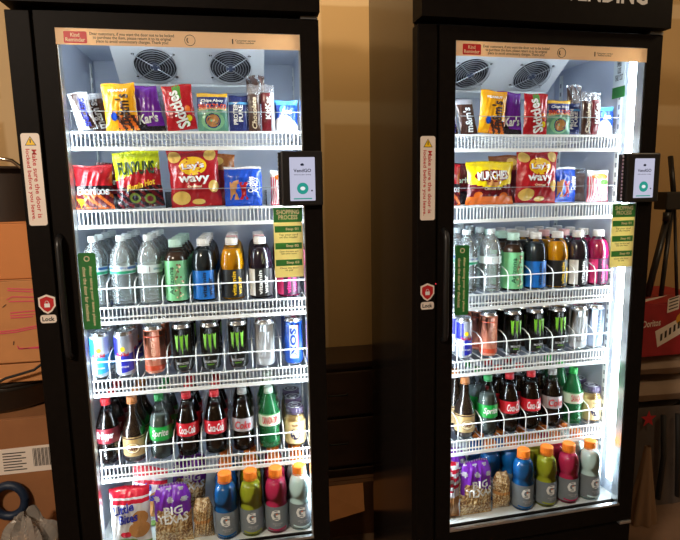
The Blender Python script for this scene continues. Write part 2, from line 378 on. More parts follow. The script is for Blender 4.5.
u1=make_unit(1,.060); u1.location=(0,0,ZO)
u2=make_unit(2,.048); u2.location=(U2[0],U2[1],ZO+U2[2]); u2.rotation_euler=(0,0,U2[3])
tag(u1,'black glass-door vending cooler nearest the camera, at the left','vending machine','glass-door vending coolers')
tag(u2,'black glass-door vending cooler on the right with a boxy card reader','vending machine','glass-door vending coolers')
def l2w(u,x,y,z):
    if u==1: return (x,y,z+ZO),0.0
    c,s=math.cos(U2[3]),math.sin(U2[3]); return (U2[0]+x*c-y*s,U2[1]+x*s+y*c,z+ZO+U2[2]),U2[3]

# ------------------------------------------------------------------ products: prototypes
CLEARP=clear('clear_bottle_plastic',(.97,.985,.985),(.85,.92,.95),0,.045,.26)
WATERP=clear('water_bottle_plastic',(.93,.985,.985),(.88,.97,1.0),.20,.07,.40)
GREENG=clear('green_bottle_plastic',(.10,.42,.20),(.03,.26,.09),.45,.06,.20)
COLA=pm('cola_dark',(.010,.005,.004),.12,coat=.5)
PROTO={}
def cyl(r,z0=0,a0=0): return lambda x,y:(r*math.sin(a0+x/r),-r*math.cos(a0+x/r),z0+y)
def capm(mb,r,z0,z1,mat,n=24):
    # ribbed screw cap
    vs=[];fs=[]
    m=n*2
    for zi,(k,z) in enumerate(((1,z0),(1,z1-.002),(.88,z1))):
        for i in range(m):
            rr=r*k*(1 if i%2 else .965) if zi<2 else r*k; a=2*PI*i/m; vs.append((rr*math.cos(a),rr*math.sin(a),z))
    for j in range(2):
        for i in range(m): i2=(i+1)%m; fs.append((j*m+i,j*m+i2,(j+1)*m+i2,(j+1)*m+i))
    fs.append(tuple(2*m+i for i in range(m))); fs.append(tuple(range(m))[::-1])
    mb.add(vs,fs,mat)
def bottle(name,prof,capr,capz,capmat,shell,drink=None,drinkmat=None,lab=None,labfn=None,n=22,wide=1.045):
    """prof: outer profile; drink: fill height; lab: (z0,z1,r,mat)"""
    root=empty(name); prof=[(r*(wide if z<=.150 else 1+(wide-1)*.4),z) for r,z in prof]
    if lab: lab=(lab[0],lab[1],lab[2]*wide,lab[3])
    mb=MB(); mb.lathe([(0,.001)]+prof,shell,n); mb.build('bottle_body',root)
    if drink:
        k=.965; dp=[(0,.003)]
        for (r,z) in prof:
            if z<=drink: dp.append((r*k,max(z,.003)))
            else:
                (ra,za)=pr; t=(drink-za)/max(1e-6,z-za); dp.append(((ra+(r-ra)*t)*k,drink)); break
            pr=(r,z)
        dp.append((0,drink)); mb=MB(); mb.lathe(dp,drinkmat,n); mb.build('drink',root)
    mb=MB(); capm(mb,capr,capz[0],capz[1],capmat); mb.lathe([(capr*1.04,capz[0]-.004),(capr*1.04,capz[0]-.001)],capmat,20); mb.build('cap',root)
    if lab:
        z0,z1,r,mat=lab; mb=MB(); mb.lathe([(r,z0),(r,z1)],mat,28)
        if labfn: labfn(mb,r+.0007,(z0+z1)/2,z1-z0)
        mb.build('label',root)
    return root
def water(name,labcol,txt):
    p=[(.026,.0),(.0325,.004)]
    z=.008
    while z<.078: p+=[(.0335,z),(.0315,z+.004)]; z+=.008
    p+=[(.0335,.084),(.0335,.112),(.0318,.116),(.0335,.120),(.032,.134),(.026,.152),(.017,.167),(.0115,.173),(.0115,.180)]
    def lf(mb,r,zc,h):
        f=cyl(r,zc)
        if labcol=='blue':
            mb.lathe([(r,zc+.002),(r,zc+h/2-.002)],PC('label_blue_water',60,110,175),28); mb.text(txt,.04,.008,WPR,cyl(r+.0006,zc),c=(0,.006))
            mb.lathe([(r,zc-h/2+.001),(r,zc-.003)],PC('label_green_water',40,165,120),28)
        else:
            mb.poly([(-.012,-.007),(.010,-.007),(.010,.007),(-.012,.007)],KPR,f)
            for k in range(7): mb.poly([(-.011+k*.003,-.005),(-.0098+k*.003,-.005),(-.0098+k*.003,.005),(-.011+k*.003,.005)],WPR,cyl(r+.0006,zc))
            mb.text(txt,.03,.006,PC('label_teal',40,130,150),f,c=(.034,0))
    wl=PC('water_label_white',215,228,230)
    return bottle(name,p,.0128,(.181,.193),PC('cap_white_water',225,235,238),WATERP,lab=(.088,.110,.0341,wl),labfn=lf,wide=1.0)
def vitamin(name,liq,labm,txtm,base='dark',cap=None):
    p=[(.028,0),(.032,.004),(.032,.090),(.0335,.097),(.0335,.103),(.0325,.110),(.030,.128),(.0255,.142),(.018,.152),(.0155,.155),(.0155,.160)]
    def lf(mb,r,zc,h):
        f=cyl(r+.0003,zc)
        if base!='dark':
            mb.sheet(8,1,lambda u,v:cyl(r,zc)(-.046+u*.030,-h/2+.002+v*(h-.004)),base)
        mb.text('vitamin',.070,.011,txtm,f,c=(.000,0),rot=PI/2,bold=.02); mb.text('water',.052,.011,txtm,f,c=(.017,-.006),rot=PI/2,bold=.02)
        mb.sheet(6,1,lambda u,v:cyl(r,zc)(.030+u*.014,-h/2+.002+v*(h-.004)),labm2)
    labm2=pm('label_grey_band',(.10,.10,.11),.5)
    return bottle(name,p,.0172,(.161,.177),cap or PC('cap_white_sport',228,225,222),CLEARP,.146,liq,(.006,.088,.0326,labm),lf)
def soda(name,capm_,liq,labm,labz,txt,txtm,shell=None,fill=.150,h=.190,script=True,extra=None):
    s=h/.190
    p=[(.024,0),(.0300,.004),(.0305,.030),(.0280,.050),(.0300,.068),(.0310,.074),(.0310,.098),(.0290,.112),(.0230,.134),(.0150,.160),(.0118,.168),(.0118,.175)]
    p=[(r,z*s) for r,z in p]
    def lf(mb,r,zc,hh):
        mb.text(txt,.050,hh*.62,txtm,cyl(r+.0003,zc),c=(0,0),shear=.25 if script else 0,bold=.02)
        if extra: extra(mb,r,zc,hh)
    return bottle(name,p,.0135,(.176*s,.191*s),capm_,shell or CLEARP,fill*s,liq,(labz[0]*s,labz[1]*s,.0316,labm),lf)
def sport(name,r_,g_,b_):
    liq=pm('sport_drink_%d_%d'%(r_,g_),srgb(r_,g_,b_),.25,coat=.4)
    p=[(.028,0),(.0325,.004),(.0325,.030),(.0335,.060),(.0325,.094),(.0300,.102),(.0330,.110),(.0338,.128),(.0330,.142),(.0295,.157),(.0235,.168),(.0190,.174),(.0185,.178)]
    lab=pm('sport_label_grey',(.20,.23,.26),.35)
    def lf(mb,r,zc,h):
        f=cyl(r+.0003,zc)
        mb.text('G',.028,.036,WPR,f,c=(-.006,.013),bold=.045)
        mb.poly([(-.0035,.014),(.002,.0155),(-.001,.018),(.001,.021),(-.006,.016)],PC('bolt_orange',225,110,50),cyl(r+.0006,zc))
        mb.text('SPORTS DRINK\n20 FL OZ',.030,.010,pm('light_grey_print',(.5,.5,.52),.5),f,c=(0,-.018))
        mb.sheet(6,1,lambda u,v:f(-.030+u*.058,-.034+v*.005-.004*math.sin(u*PI)),liq)
    return bottle(name,p,.0200,(.180,.203),PC('cap_orange',240,130,40),CLEARP,.166,liq,(.012,.090,.0340,lab),lf,wide=1.02)
def can(name,r,h,bands,deco,lidm=None):
    root=empty(name); AL=pm('can_aluminium',(.72,.73,.75),.25,metal=.9)
    zz=[0,.003,.010]+[b[0]*h for b in bands[1:]]+[h-.012,h-.004]
    mb=MB(); n=26
    prof=[(r*.80,0),(r*.86,.002),(r,.009)]; ms=[AL,bands[0][1]]
    for b in bands[1:]: prof.append((r,b[0]*h)); ms.append(b[1])
    ms2=[]; prof.append((r,h-.014)); prof+=[(r*.97,h-.010),(r*.86,h-.004),(r*.88,h-.0015),(r*.88,h),(r*.84,h),(r*.83,h-.004),(0,h-.004)]
    seg=[]
    for i in range(len(prof)-1):
        z=(prof[i][1]+prof[i+1][1])/2
        if i<1: seg.append(AL)
        elif z>h-.012 or i>=len(prof)-8: seg.append(AL if z>h-.009 or i>=len(prof)-6 else bands[-1][1])
        else:
            m=bands[0][1]
            for b in bands:
                if z>=b[0]*h: m=b[1]
            seg.append(m)
    mb.lathe(prof,seg,n)
    if deco: deco(mb,r+.0004,h)
    mb.build('can_body',root)
    mb=MB(); mb.box((-.008,-.014,h-.0038),(.008,.004,h-.0026),AL); mb.build('pull_tab',root)
    return root
def claw(mb,r,h):
    g=PC('claw_green',120,190,50,.4); f0=cyl(r,h*.60); f=lambda x,y:f0(x*1.15,y*1.15)
    for k,x in enumerate((-.0125,0,.0125)):
        mb.poly([(x-.005,.024),(x-.001,.020),(x+.0045,.024),(x+.003,.004),(x+.0015,-.020-(k==1)*.008),(x-.001,-.006),(x-.0025,-.016),(x-.0035,.004)],g,f)
    mb.text('MONSTER',.036,.007,pm('light_grey_print',(.5,.5,.52),.5),cyl(r,h*.19),bold=.02); mb.text('ENERGY',.020,.004,g,cyl(r,h*.13))
def claw_grey(mb,r,h):
    g=pm('silver_grey_print',(.35,.36,.38),.4); f=cyl(r,h*.60)
    for k,x in enumerate((-.0125,0,.0125)):
        mb.poly([(x-.005,.024),(x-.001,.020),(x+.0045,.024),(x+.003,.004),(x+.0015,-.020-(k==1)*.008),(x-.001,-.006),(x-.0025,-.016),(x-.0035,.004)],g,f)
    mb.text('MONSTER',.036,.007,g,cyl(r,h*.19),bold=.02)
def redbull(c1,c2):
    def d(mb,r,h):
        # slanted quarters of colour
        mb.sheet(12,1,lambda u,v:cyl(r,0)(-.036+u*.026,h*.50+v*h*.40-u*.004),c1)
        mb.sheet(12,1,lambda u,v:cyl(r,0)(-.006+u*.040,h*.08+v*h*.40+u*.006),c1)
        mb.text('Red Bull',.034,.010,c2,cyl(r+.0003,h*.50),rot=0,bold=.03)
        mb.poly([(.007*math.cos(t*PI/6),.007*math.sin(t*PI/6)) for t in range(12)],YEL,cyl(r+.0002,h*.62))
        mb.text('ENERGY DRINK',.030,.005,WPR,cyl(r+.0003,h*.22))
    return d
def coral(mb,r,h):
    f=cyl(r,h*.5); o=PC('coral_print',205,80,50)
    mb.text('ENERGY',.060,.012,PC('pale_peach_print',240,190,165),f,rot=PI/2,bold=.03)
    mb.lathe([(r,h*.08),(r,h*.18)],o,26); mb.lathe([(r,h*.78),(r,h*.80)],o,26)
def nos(mb,r,h):
    f=cyl(r,h*.5); mb.sheet(8,1,lambda u,v:f(-.012+u*.024,-h*.36+v*h*.72),PC('nos_silver_panel',190,200,215)); mb.text('NOS',.085,.019,PC('nos_orange_blue',25,60,150),cyl(r+.0005,h*.5),rot=PI/2,bold=.05)
    mb.sheet(3,1,lambda u,v:cyl(r+.0005,h*.5)(.012+u*.003,-h*.36+v*h*.72),PC('nos_orange',225,90,40))
def silverblue(mb,r,h):
    mb.text('ENERGY',.075,.014,PC('blue_grey_print',90,110,140),cyl(r,h*.5),rot=PI/2,bold=.03)

def P_(name,fn): PROTO[name]=fn
V=vitamin
defs={
 'water_blue':lambda: water('water_bottle','blue','PURE LIFE'),
 'water_white':lambda: water('water_bottle','white','SPRING'),
 'tea':lambda: bottle('tea_bottle',[(.028,0),(.0315,.004),(.0315,.120),(.0300,.128),(.0215,.145),(.0165,.152),(.0160,.158)],.0185,(.160,.178),PC('cap_pale_mint',190,225,210),CLEARP,.142,pm('tea_brown',srgb(80,60,50),.2,coat=.3),(.006,.119,.0321,PC('label_mint',120,195,140)),
     lambda mb,r,zc,h: tea_label(mb,r,zc,h)),
 'vit_blue':lambda: V('vitamin_drink_bottle',pm('liquid_slate',srgb(48,58,66),.15,coat=.4),PC('label_bright_blue',25,105,190),KPR),
 'vit_yellow':lambda: V('vitamin_drink_bottle',pm('liquid_yellow',srgb(225,160,15),.15,coat=.4),KPR,YEL),
 'vit_dark':lambda: V('vitamin_drink_bottle',pm('liquid_dark_plum',srgb(50,40,58),.15,coat=.4),KPR,WPR,WPR),
 'vit_pink':lambda: V('vitamin_drink_bottle',pm('liquid_magenta',srgb(185,30,95),.15,coat=.4),pm('label_dark_plum',srgb(60,20,50),.4),PC('pink_print',230,60,130),PC('pink_panel',215,50,115)),
 'rb_light':lambda: can('energy_drink_can',.0262,.128,[(0,PC('can_silver_blue',175,195,215,.3,metal=.3)),(.5,PC('can_silver_white',205,215,225,.3,metal=.3))],redbull(PC('can_light_blue',50,150,215,.3),RED)),
 'rb_blue':lambda: can('energy_drink_can',.0262,.128,[(0,PC('can_silver',185,190,205,.3,metal=.4)),(.5,PC('can_silver',185,190,205,.3,metal=.4))],redbull(PC('can_deep_blue',40,45,170,.3),RED)),
 'coral':lambda: can('energy_drink_can',.0275,.139,[(0,PC('can_coral',215,135,110,.35)),(.9,PC('can_coral',215,135,110,.35))],coral),
 'monster':lambda: can('energy_drink_can',.0280,.139,[(0,pm('can_black',(.012,.013,.012),.25)),(.9,pm('can_black',(.012,.013,.012),.25))],claw),
 'monster_white':lambda: can('energy_drink_can',.0280,.139,[(0,PC('can_white_silver',200,205,210,.3,metal=.3)),(.9,PC('can_white_silver',200,205,210,.3,metal=.3))],claw_grey),
 'nos':lambda: can('energy_drink_can',.0280,.139,[(0,PC('can_royal_blue',25,80,185,.3)),(.9,PC('can_royal_blue',25,80,185,.3))],nos),
 'silverblue':lambda: can('energy_drink_can',.0280,.139,[(0,PC('can_blue_grey',165,180,205,.3,metal=.3)),(.9,PC('can_blue_grey',165,180,205,.3,metal=.3))],silverblue),
 'drpepper':lambda: soda('soda_bottle',PC('cap_red',205,35,45),COLA,PC('label_maroon',120,25,40),(.064,.108),'Dr Pepper',WPR),
 'rootbeer':lambda: rootbeer(),
 'sprite':lambda: soda('soda_bottle',PC('cap_green',30,140,70),pm('clear_soda',srgb(95,108,108),.12,coat=.4),PC('label_green',25,160,65),(.058,.100),'Sprite',WPR,fill=.130),
 'coke':lambda: soda('soda_bottle',PC('cap_red',205,35,45),COLA,PC('label_red',200,30,45),(.064,.104),'Coca-Cola',WPR),
 'diet':lambda: soda('soda_bottle',PC('cap_silver',165,168,165),COLA,PC('label_silver_grey',165,160,165),(.064,.104),'Coke',RED),
 'ginger':lambda: soda('soda_bottle',PC('cap_whitish_green',185,205,190),pm('green_soda',srgb(14,46,30),.12,coat=.4),PC('label_pale_green',205,225,200),(.074,.112),'CANADA DRY',RED,GREENG,script=False,h=.186,extra=lambda mb,r,zc,hh: ginger_label(mb,r,zc,hh)),
 'ginger_gc':lambda: soda('soda_bottle',PC('cap_bright_green',40,180,80),pm('green_soda',srgb(14,46,30),.12,coat=.4),PC('label_pale_green',205,225,200),(.074,.112),'CANADA DRY',RED,GREENG,script=False,h=.186,extra=lambda mb,r,zc,hh: ginger_label(mb,r,zc,hh)),
 'coffee':lambda: coffee(),
 'sport_blue':lambda: sport('sports_drink_bottle',20,105,180),
 'sport_yellow':lambda: sport('sports_drink_bottle',172,180,48),
 'sport_pink':lambda: sport('sports_drink_bottle',205,50,102),
 'sport_white':lambda: sport('sports_drink_bottle',215,242,246),
}
def tea_label(mb,r,zc,h):
    f=cyl(r,zc); br=pm('branch_print',srgb(120,60,55),.5); rnd=random.Random(3)
    mb.text('Arizona',.080,.014,pm('deep_green_print',srgb(30,90,60),.5),f,c=(-.012,0),rot=PI/2,bold=.02)
    mb.tube([f(.004+.006*math.sin(k*.9),-.05+k*.0105) for k in range(10)],.0008,br,4)
    for k in range(26):
        x=.006+rnd.uniform(-.012,.016); y=rnd.uniform(-.05,.052); s=.0028
        mb.poly([(x+s*math.cos(t*PI/3),y+s*math.sin(t*PI/3)) for t in range(6)],br if k%2 else CREAM,f)
def ginger_label(mb,r,zc,hh):
    f=cyl(r+.0001,zc); mb.poly([(-.022,.012),(.022,.012),(.019,-.008),(0,-.017),(-.019,-.008)],RED,f)
    mb.poly([(-.020,.010),(.020,.010),(.017,-.007),(0,-.015),(-.017,-.007)],WPR,cyl(r+.0002,zc))
    mb.lathe([(r-.0001,zc+hh/2-.003),(r-.0001,zc+hh/2)],PC('label_green_edge',60,150,80),28)
def rootbeer():
    p=[(.028,0),(.0310,.004),(.0310,.080),(.0290,.096),(.0180,.118),(.0125,.138),(.0115,.168),(.0125,.170),(.0125,.175)]
    g=clear('brown_glass',(.30,.20,.14),(.05,.03,.02),.35,.05,.45)
    def lf(mb,r,zc,h):
        f=cyl(r,zc); gd=PC('gold_print',200,165,90)
        mb.lathe([(r,zc+h/2-.006),(r,zc+h/2-.002)],PC('label_dark_brown',70,40,30),28)
        mb.poly([(.022*math.cos(t*PI/10),-.004+.016*math.sin(t*PI/10)) for t in range(20)],PC('label_brown',95,50,35),f)
        mb.poly([(.020*math.cos(t*PI/10),-.004+.014*math.sin(t*PI/10)) for t in range(20)],CREAM,cyl(r+.0003,zc)); mb.text('A&W',.030,.013,PC('label_brown',95,50,35),cyl(r+.0006,zc),c=(0,-.004),bold=.03)
        mb.text('ROOT BEER',.034,.006,gd,cyl(r+.0003,zc),c=(0,.018))
    return bottle('soda_bottle',p,.0142,(.174,.191),PC('cap_orange_brown',185,115,60),g,.140,pm('root_beer',srgb(34,20,16),.12,coat=.4),(.018,.076,.0316,PC('label_gold',185,155,105)),lf)
def coffee():
    p=[(.026,0),(.0300,.004),(.0300,.070),(.0285,.082),(.0265,.094),(.0265,.100),(.0265,.104)]
    def lf(mb,r,zc,h):
        f=cyl(r,zc); mb.poly([(.016*math.cos(t*PI/10),-.004+.018*math.sin(t*PI/10)) for t in range(20)],pm('dark_navy_print',srgb(40,35,60),.4),f)
        mb.text('COFFEE',.022,.007,CREAM,cyl(r+.0003,zc),c=(0,-.002),bold=.02); mb.text('Vanilla',.022,.007,PC('label_brown',95,50,35),f,c=(0,.024))
    root=bottle('coffee_drink_bottle',p,.0275,(.104,.120),pm('lid_purple_black',srgb(70,60,85),.3),CLEARP,.092,PC('latte_beige',190,160,105),(.008,.078,.0306,PC('label_latte',205,180,130)),lf)
    mb=MB(); mb.lathe([(.0235,.1203),(.0235,.1210),(.020,.1210),(.020,.1203)],SILVER,24); mb.lathe([(.012,.1203),(.012,.1208),(.008,.1208),(.008,.1203)],SILVER,18); mb.build('lid_ring',root)
    return root

# ------------------------------------------------------------------ pouches
def pouch(name,w,h,d,paint,texts=(),seed=0,crimp=.06,waist=.05,tilt=0,taper=0,polys=(),fine=(26,30),lean=0,parts='wrapper'):
    """pillow pack standing on its bottom seal; paint(u,v)->material, u to the right, v up, seen from the front"""
    rnd=random.Random(seed); ph=[rnd.uniform(0,6) for _ in range(8)]
    root=empty(name)
    def surf(u,v,side):
        e=min(v,1-v); vt=min(1,max(0,(e-crimp*.6)/.22)); t=(1-abs(2*u-1)**2.6)**.7*(vt**.6)*(.85+.15*math.sin(PI*v))
        wr=.11*math.sin(u*17+ph[0]+3*v)*math.sin(v*9+ph[1])+.09*math.sin(v*31+ph[2]+5*u)*(1-vt*.7)+.07*math.sin(u*41+ph[3]-v*13)
        t=t*(1+wr)+.012*math.sin(u*60+ph[4])*(1-vt)
        ww=w*(1-waist*math.sin(PI*v)*(1))*(1+.012*math.sin(v*23+ph[5]))
        ww*=1-taper*max(0,(v-.72)/.28)**1.5
        x=(u-.5)*ww; y=-side*d/2*t; z=v*h+.012*h*math.sin(u*7+ph[6])*(v>.9)*((v-.9)*10)
        x+=lean*v*h
        M=math.tan(tilt); return (x,y+z*M,z)
    f=lambda u,v:surf(u,v,1); g=lambda u,v:surf(u,v,-1)
    vc=1-crimp
    mb=MB(); nu,nv=fine
    mb.sheet(nu,nv,lambda u,v:f(u,v*vc),lambda u,v:paint(u,v*vc)); mb.sheet(nu,nv,lambda u,v:g(u,v*vc),lambda u,v:paint(.02,v*vc),flip=True)
    def fn(off=.0012):
        def q(x,y):
            u,v=x/w+.5,y/h+.5; u=min(.99,max(.01,u)); v=min(.99,max(.01,v)); p=f(u,v); return (p[0],p[1]-off,p[2])
        return q
    for q,(pts,m) in enumerate(polys):      # printed shapes, ringed so that they follow the curved film
        n=len(pts); mx=sum(p[0] for p in pts)/n; my=sum(p[1] for p in pts)/n; ff=fn(.0009+.0002*q); K=4
        vs=[ff(mx*w,my*h)]+[ff((mx+(a-mx)*k/K)*w,(my+(b-my)*k/K)*h) for k in range(1,K+1) for a,b in pts]
        fs=[(0,1+i,1+(i+1)%n) for i in range(n)]+[(1+k*n+i,1+(k+1)*n+i,1+(k+1)*n+(i+1)%n,1+k*n+(i+1)%n) for k in range(K-1) for i in range(n)]
        mb.add(vs,fs,m,True)
    for t in texts:
        txt,tw,th,m,cx,cy=t[:6]; rot=t[6] if len(t)>6 else 0; sh=t[7] if len(t)>7 else 0
        mb.text(txt,tw,th,m,fn(.0030),c=(cx,cy),rot=rot,shear=sh,bold=.03)
    mb.build(parts,root)
    mb=MB(); mb.sheet(nu,2,lambda u,v:f(u,vc+v*crimp),lambda u,v:paint(u,.999)); mb.sheet(nu,2,lambda u,v:g(u,vc+v*crimp),lambda u,v:paint(.02,.999),flip=True); mb.build('top_seal',root)
    return root
def ell(cx,cy,rx,ry,n=20,a0=0): return [(cx+rx*math.cos(2*PI*k/n+a0),cy+ry*math.sin(2*PI*k/n+a0)) for k in range(n)]
FO=lambda n,r,g,b: pm('foil_'+n,srgb(r,g,b),.26,coat=.35,bump=.9,scale=38)
f_brown=FO('dark_brown',70,45,38); f_yel=FO('amber',235,165,25); f_pur=FO('purple',110,40,160); f_dk=FO('near_black',35,28,38); f_red=FO('red',175,28,38); f_dred=FO('dark_red',105,22,32)
f_silver=FO('silver',165,165,172); f_navy=FO('navy',40,50,110); f_blue=FO('royal_blue',25,75,190); f_white=FO('white',222,222,226); f_lime=FO('lime_yellow',205,220,30); f_chip=FO('chip_gold',225,185,95); f_green=FO('teal_green',95,150,130); f_lgt=FO('light_blue',90,170,235); f_or=FO('orange',225,110,40); f_bl=FO('bright_yellow',240,215,20); f_cookie=FO('cookie',190,135,80)
CW=clear('clear_film',(.92,.92,.94),(.8,.8,.85),.18,.12,.35)
def mixp(a,b,fx): return lambda u,v: a if fx(u,v) else b
pch={
 'white_bar':lambda: pouch('candy_pack',.050,.098,.016,lambda u,v:(f_white if (u+v*.5)%1<.62 else f_brown),[('SNICKERS',.075,.016,PC('print_blue',40,50,160),0.006,-.004,PI/2)],1,lean=-.1),
 'brown_mm':lambda: pouch('candy_pack',.054,.100,.016,lambda u,v:(f_brown if v<.85 else f_silver),[("m&m's",.070,.024,WPR,0,-.010,PI/2)],2,lean=-.15),
 'yellow_mm':lambda: pouch('candy_pack',.086,.124,.022,lambda u,v:(f_yel if v>.30 or u<.4 else (f_or if (u*9+v*6)%2<1 else f_brown)),[("m&m's",.080,.036,pm('choc_print',srgb(55,30,25),.4),.008,-.008,PI/2),('PEANUT',.05,.007,WPR,0,.042)],3,polys=[(ell(-.2,-.2,.10,.09),f_blue),(ell(.12,-.34,.09,.07),f_or)]),
 'purple_mix':lambda: pouch('snack_pack',.080,.124,.022,lambda u,v:(f_pur if v>.42 else (f_dk if (u+v)<.55 or v<.12 else f_pur)),[("Kar's",.056,.026,WPR,0,-.026,.12,.3)],4,lean=-.12),
 'grey_pack':lambda: pouch('snack_pack',.046,.100,.016,lambda u,v:f_silver,[],5),
 'red_skittles':lambda: pouch('candy_pack',.080,.120,.020,lambda u,v:(f_red if not(.35<u<.62 and v>.70) else FO('leaf_green',90,150,60)),[('Skittles',.100,.034,WPR,-.004,-.006,PI/2+.25)],6,polys=[(ell(.28,-.05,.10,.08),f_or),(ell(.30,-.25,.09,.07),f_bl),(ell(.22,-.36,.08,.06),FO('leaf_green',90,150,60))]),
 'togo':lambda: togo(),
 'protein':lambda: pouch('protein_bar_pack',.052,.098,.018,lambda u,v:(f_navy if not (.0<v-.75<.06) else f_lgt),[('PURE',.045,.012,WPR,.006,.0,PI/2),('PROTEIN',.060,.012,WPR,-.008,0,PI/2)],7,waist=0),
 'brown_stick':lambda: pouch('wrapped_bar',.034,.128,.016,lambda u,v:(f_brown if v<.80 else CW),[('Chocolate',.085,.014,PC('print_cream_gold',210,190,160),0,-.014,PI/2,.2)],8,waist=.02,crimp=.05),
 'red_stick':lambda: pouch('wrapped_bar',.036,.128,.016,lambda u,v:(f_dred if v<.82 and u<.72 else (f_silver if v<.82 else CW)),[('KitKat',.060,.015,WPR,0,0,PI/2)],9,waist=.02,crimp=.05),
 'loose_wrap':lambda: pouch('wrapped_bar',.052,.160,.018,lambda u,v:(CW if (u+v)%0.5<.16 or v<.5 else f_brown),[],10),
 'blue_gum':lambda: pouch('gum_pouch',.066,.088,.026,lambda u,v:(f_lgt if v>.86 else (f_blue if v>.36+.18*math.sin(u*4) else f_white)),[('ice',.030,.016,WPR,0,.012,0,.3)],11,polys=[(ell(-.16,.20,.15,.13),f_lgt)]),
 'doritos':lambda: pouch('chip_bag',.100,.118,.040,lambda u,v:(f_red if v>.52 else (f_dk if v>.40 else (f_or if (u*3+v*4)%1<.35 else f_dred))),[('Doritos',.085,.022,WPR,.002,-.010)],12,polys=[([(-.3,-.05),(.32,-.12),(.05,-.46)],FO('chip_orange',215,110,60)),([(-.45,-.28),(-.12,-.22),(-.36,-.47)],f_bl)]),
 'dark_red_bag':lambda: pouch('chip_bag',.110,.128,.040,lambda u,v:(f_dred if v>.3 else f_dk),[('Doritos',.085,.018,WPR,0,.010)],13),
 'funyuns':lambda: pouch('chip_bag',.124,.152,.042,lambda u,v:(f_lime if v>.58+.10*math.sin(u*3-1) else (f_red if v>.38 else (f_dk if (u*5+v*7)%1<.55 else f_dred))),[('FUNYUNS',.098,.036,pm('dark_green_print',srgb(20,60,35),.4),0,.030,.0),('Flamin Hot',.080,.016,YEL,.008,-.016,.2,.3)],14,polys=[(ell(-.1,-.33,.12,.09),FO('ring_green',110,130,50)),(ell(-.1,-.33,.07,.05),f_dk),(ell(.22,-.36,.12,.09),FO('ring_green',110,130,50)),(ell(.22,-.36,.07,.05),f_dred)]),
 'munchies':lambda: pouch('chip_bag',.158,.128,.044,lambda u,v:(f_bl if v>.50-.10*math.sin(PI*u) else (f_dred if v>.18 else f_or)),[('MUNCHIES',.105,.026,WPR,0,.022,.03),('Cheese Fix',.060,.010,CREAM,0,-.016)],15,waist=.10,polys=[(ell(0,.16,.38,.15),FO('badge_maroon',130,30,30)),(ell(.02,.0,.16,.08),f_cookie),(ell(-.3,-.28,.09,.08),f_or),(ell(.25,-.3,.09,.08),f_or)]),
 'lays':lambda: pouch('chip_bag',.140,.155,.046,lambda u,v:f_red,[('Lay\'s',.062,.022,WPR,0,.032,.06),('wavy',.088,.024,WPR,0,-.006),('Original',.040,.008,CREAM,0,-.024)],16,polys=[(ell(0,.215,.27,.165),FO('badge_yellow',245,200,40)),([(-.25,.25),(.24,.28),(.25,.17),(-.23,.14)],FO('ribbon_red',190,25,30)),(ell(-.36,.38,.13,.10),f_chip),(ell(.34,.40,.12,.10),f_chip),(ell(-.28,-.34,.18,.12),f_chip),(ell(.38,-.16,.10,.11),f_chip),(ell(.05,-.42,.13,.05),f_chip)]),
 'chips_back':lambda: pouch('chip_bag',.125,.150,.040,lambda u,v:(f_dred if v<.7 else FO('brown_gold',150,90,45)),[],17,polys=[(ell(.1,.36,.15,.08),f_chip),(ell(-.2,.30,.12,.08),f_cookie)]),
 'cookies_blue':lambda: pouch('cookie_pouch',.104,.110,.036,lambda u,v:(f_blue if v<.93 else f_white),[('Cookies',.044,.016,WPR,.020,.004,PI/2),('AHOY',.044,.014,WPR,.034,.004,PI/2)],18,waist=.0,polys=[([(-.10,.10),(.12,.10),(.12,-.34),(-.10,-.34)],f_red),([(-.36,.10),(-.12,.16),(-.12,-.34),(-.36,-.34)],f_cookie)]),
 'pink_pack':lambda: pouch('snack_pack',.078,.098,.030,lambda u,v:(f_white if v>.8 else (FO('pink_stripe',215,70,95) if (u*14)%1<.5 else f_white)),[],19,polys=[(ell(.0,.30,.36,.10),f_or),(ell(.0,.30,.22,.06),f_bl),(ell(.18,.12,.22,.08),FO('leaf_green',90,150,60))]),
 'clear_bag':lambda: pouch('snack_bag',.130,.108,.050,lambda u,v:(CW if v>.85 else FO('brown_grey',110,90,85)),[],20),
 'littlebites':lambda: pouch('muffin_pouch',.108,.188,.040,lambda u,v:(FO('hot_red',205,35,60) if v>.84 or .76<v<.80 else f_white if v>.12 else FO('leaf_green2',130,170,70)),[('Little',.058,.026,PC('print_blue',40,50,160),-.016,.036,.25,.2),('Bites',.054,.026,PC('print_blue',40,50,160),-.004,.008,.15,.2)],21,waist=.02,polys=[(ell(.26,.02,.20,.12),f_cookie),(ell(.22,-.16,.26,.13),f_cookie),(ell(-.12,-.22,.14,.05),FO('hot_red',205,35,60)),(ell(-.1,-.33,.26,.04),FO('leaf_green2',130,170,70))]),
 'littlebites_stripe':lambda: pouch('muffin_pouch',.066,.180,.036,lambda u,v:((FO('hot_red',205,35,60) if (v*16+u*1.2)%2<1 else f_white) if v>.50 else (f_white if v>.40 else f_cookie)),[],22,waist=.02),
 'bigtexas':lambda: pouch('pastry_bag',.108,.180,.048,bigpaint,[('BIG',.054,.024,WPR,.004,.020,.06),('TEXAS',.088,.026,WPR,.002,-.006,.06)],23,polys=[],taper=.30,fine=(34,40)),
 'bun':lambda: pouch('pastry_pack',.060,.122,.056,lambda u,v:(pastry(u,v) if not .44<v<.52 else f_cookie),[],24,waist=.06,crimp=.04,taper=.45,fine=(30,36)),
}
def bigpaint(u,v):
    if v>.56+.06*math.sin(u*6) or (u<.10 and v>.4):
        k=math.sin(u*9+v*21)*math.sin(v*15-u*8); return f_pur if (k<.5 or v<.66) else f_silver
    return pastry(u,v)
PA=[FO('pastry_tan',180,145,95),FO('pastry_cream',215,195,155),FO('pastry_brown',125,90,60)]
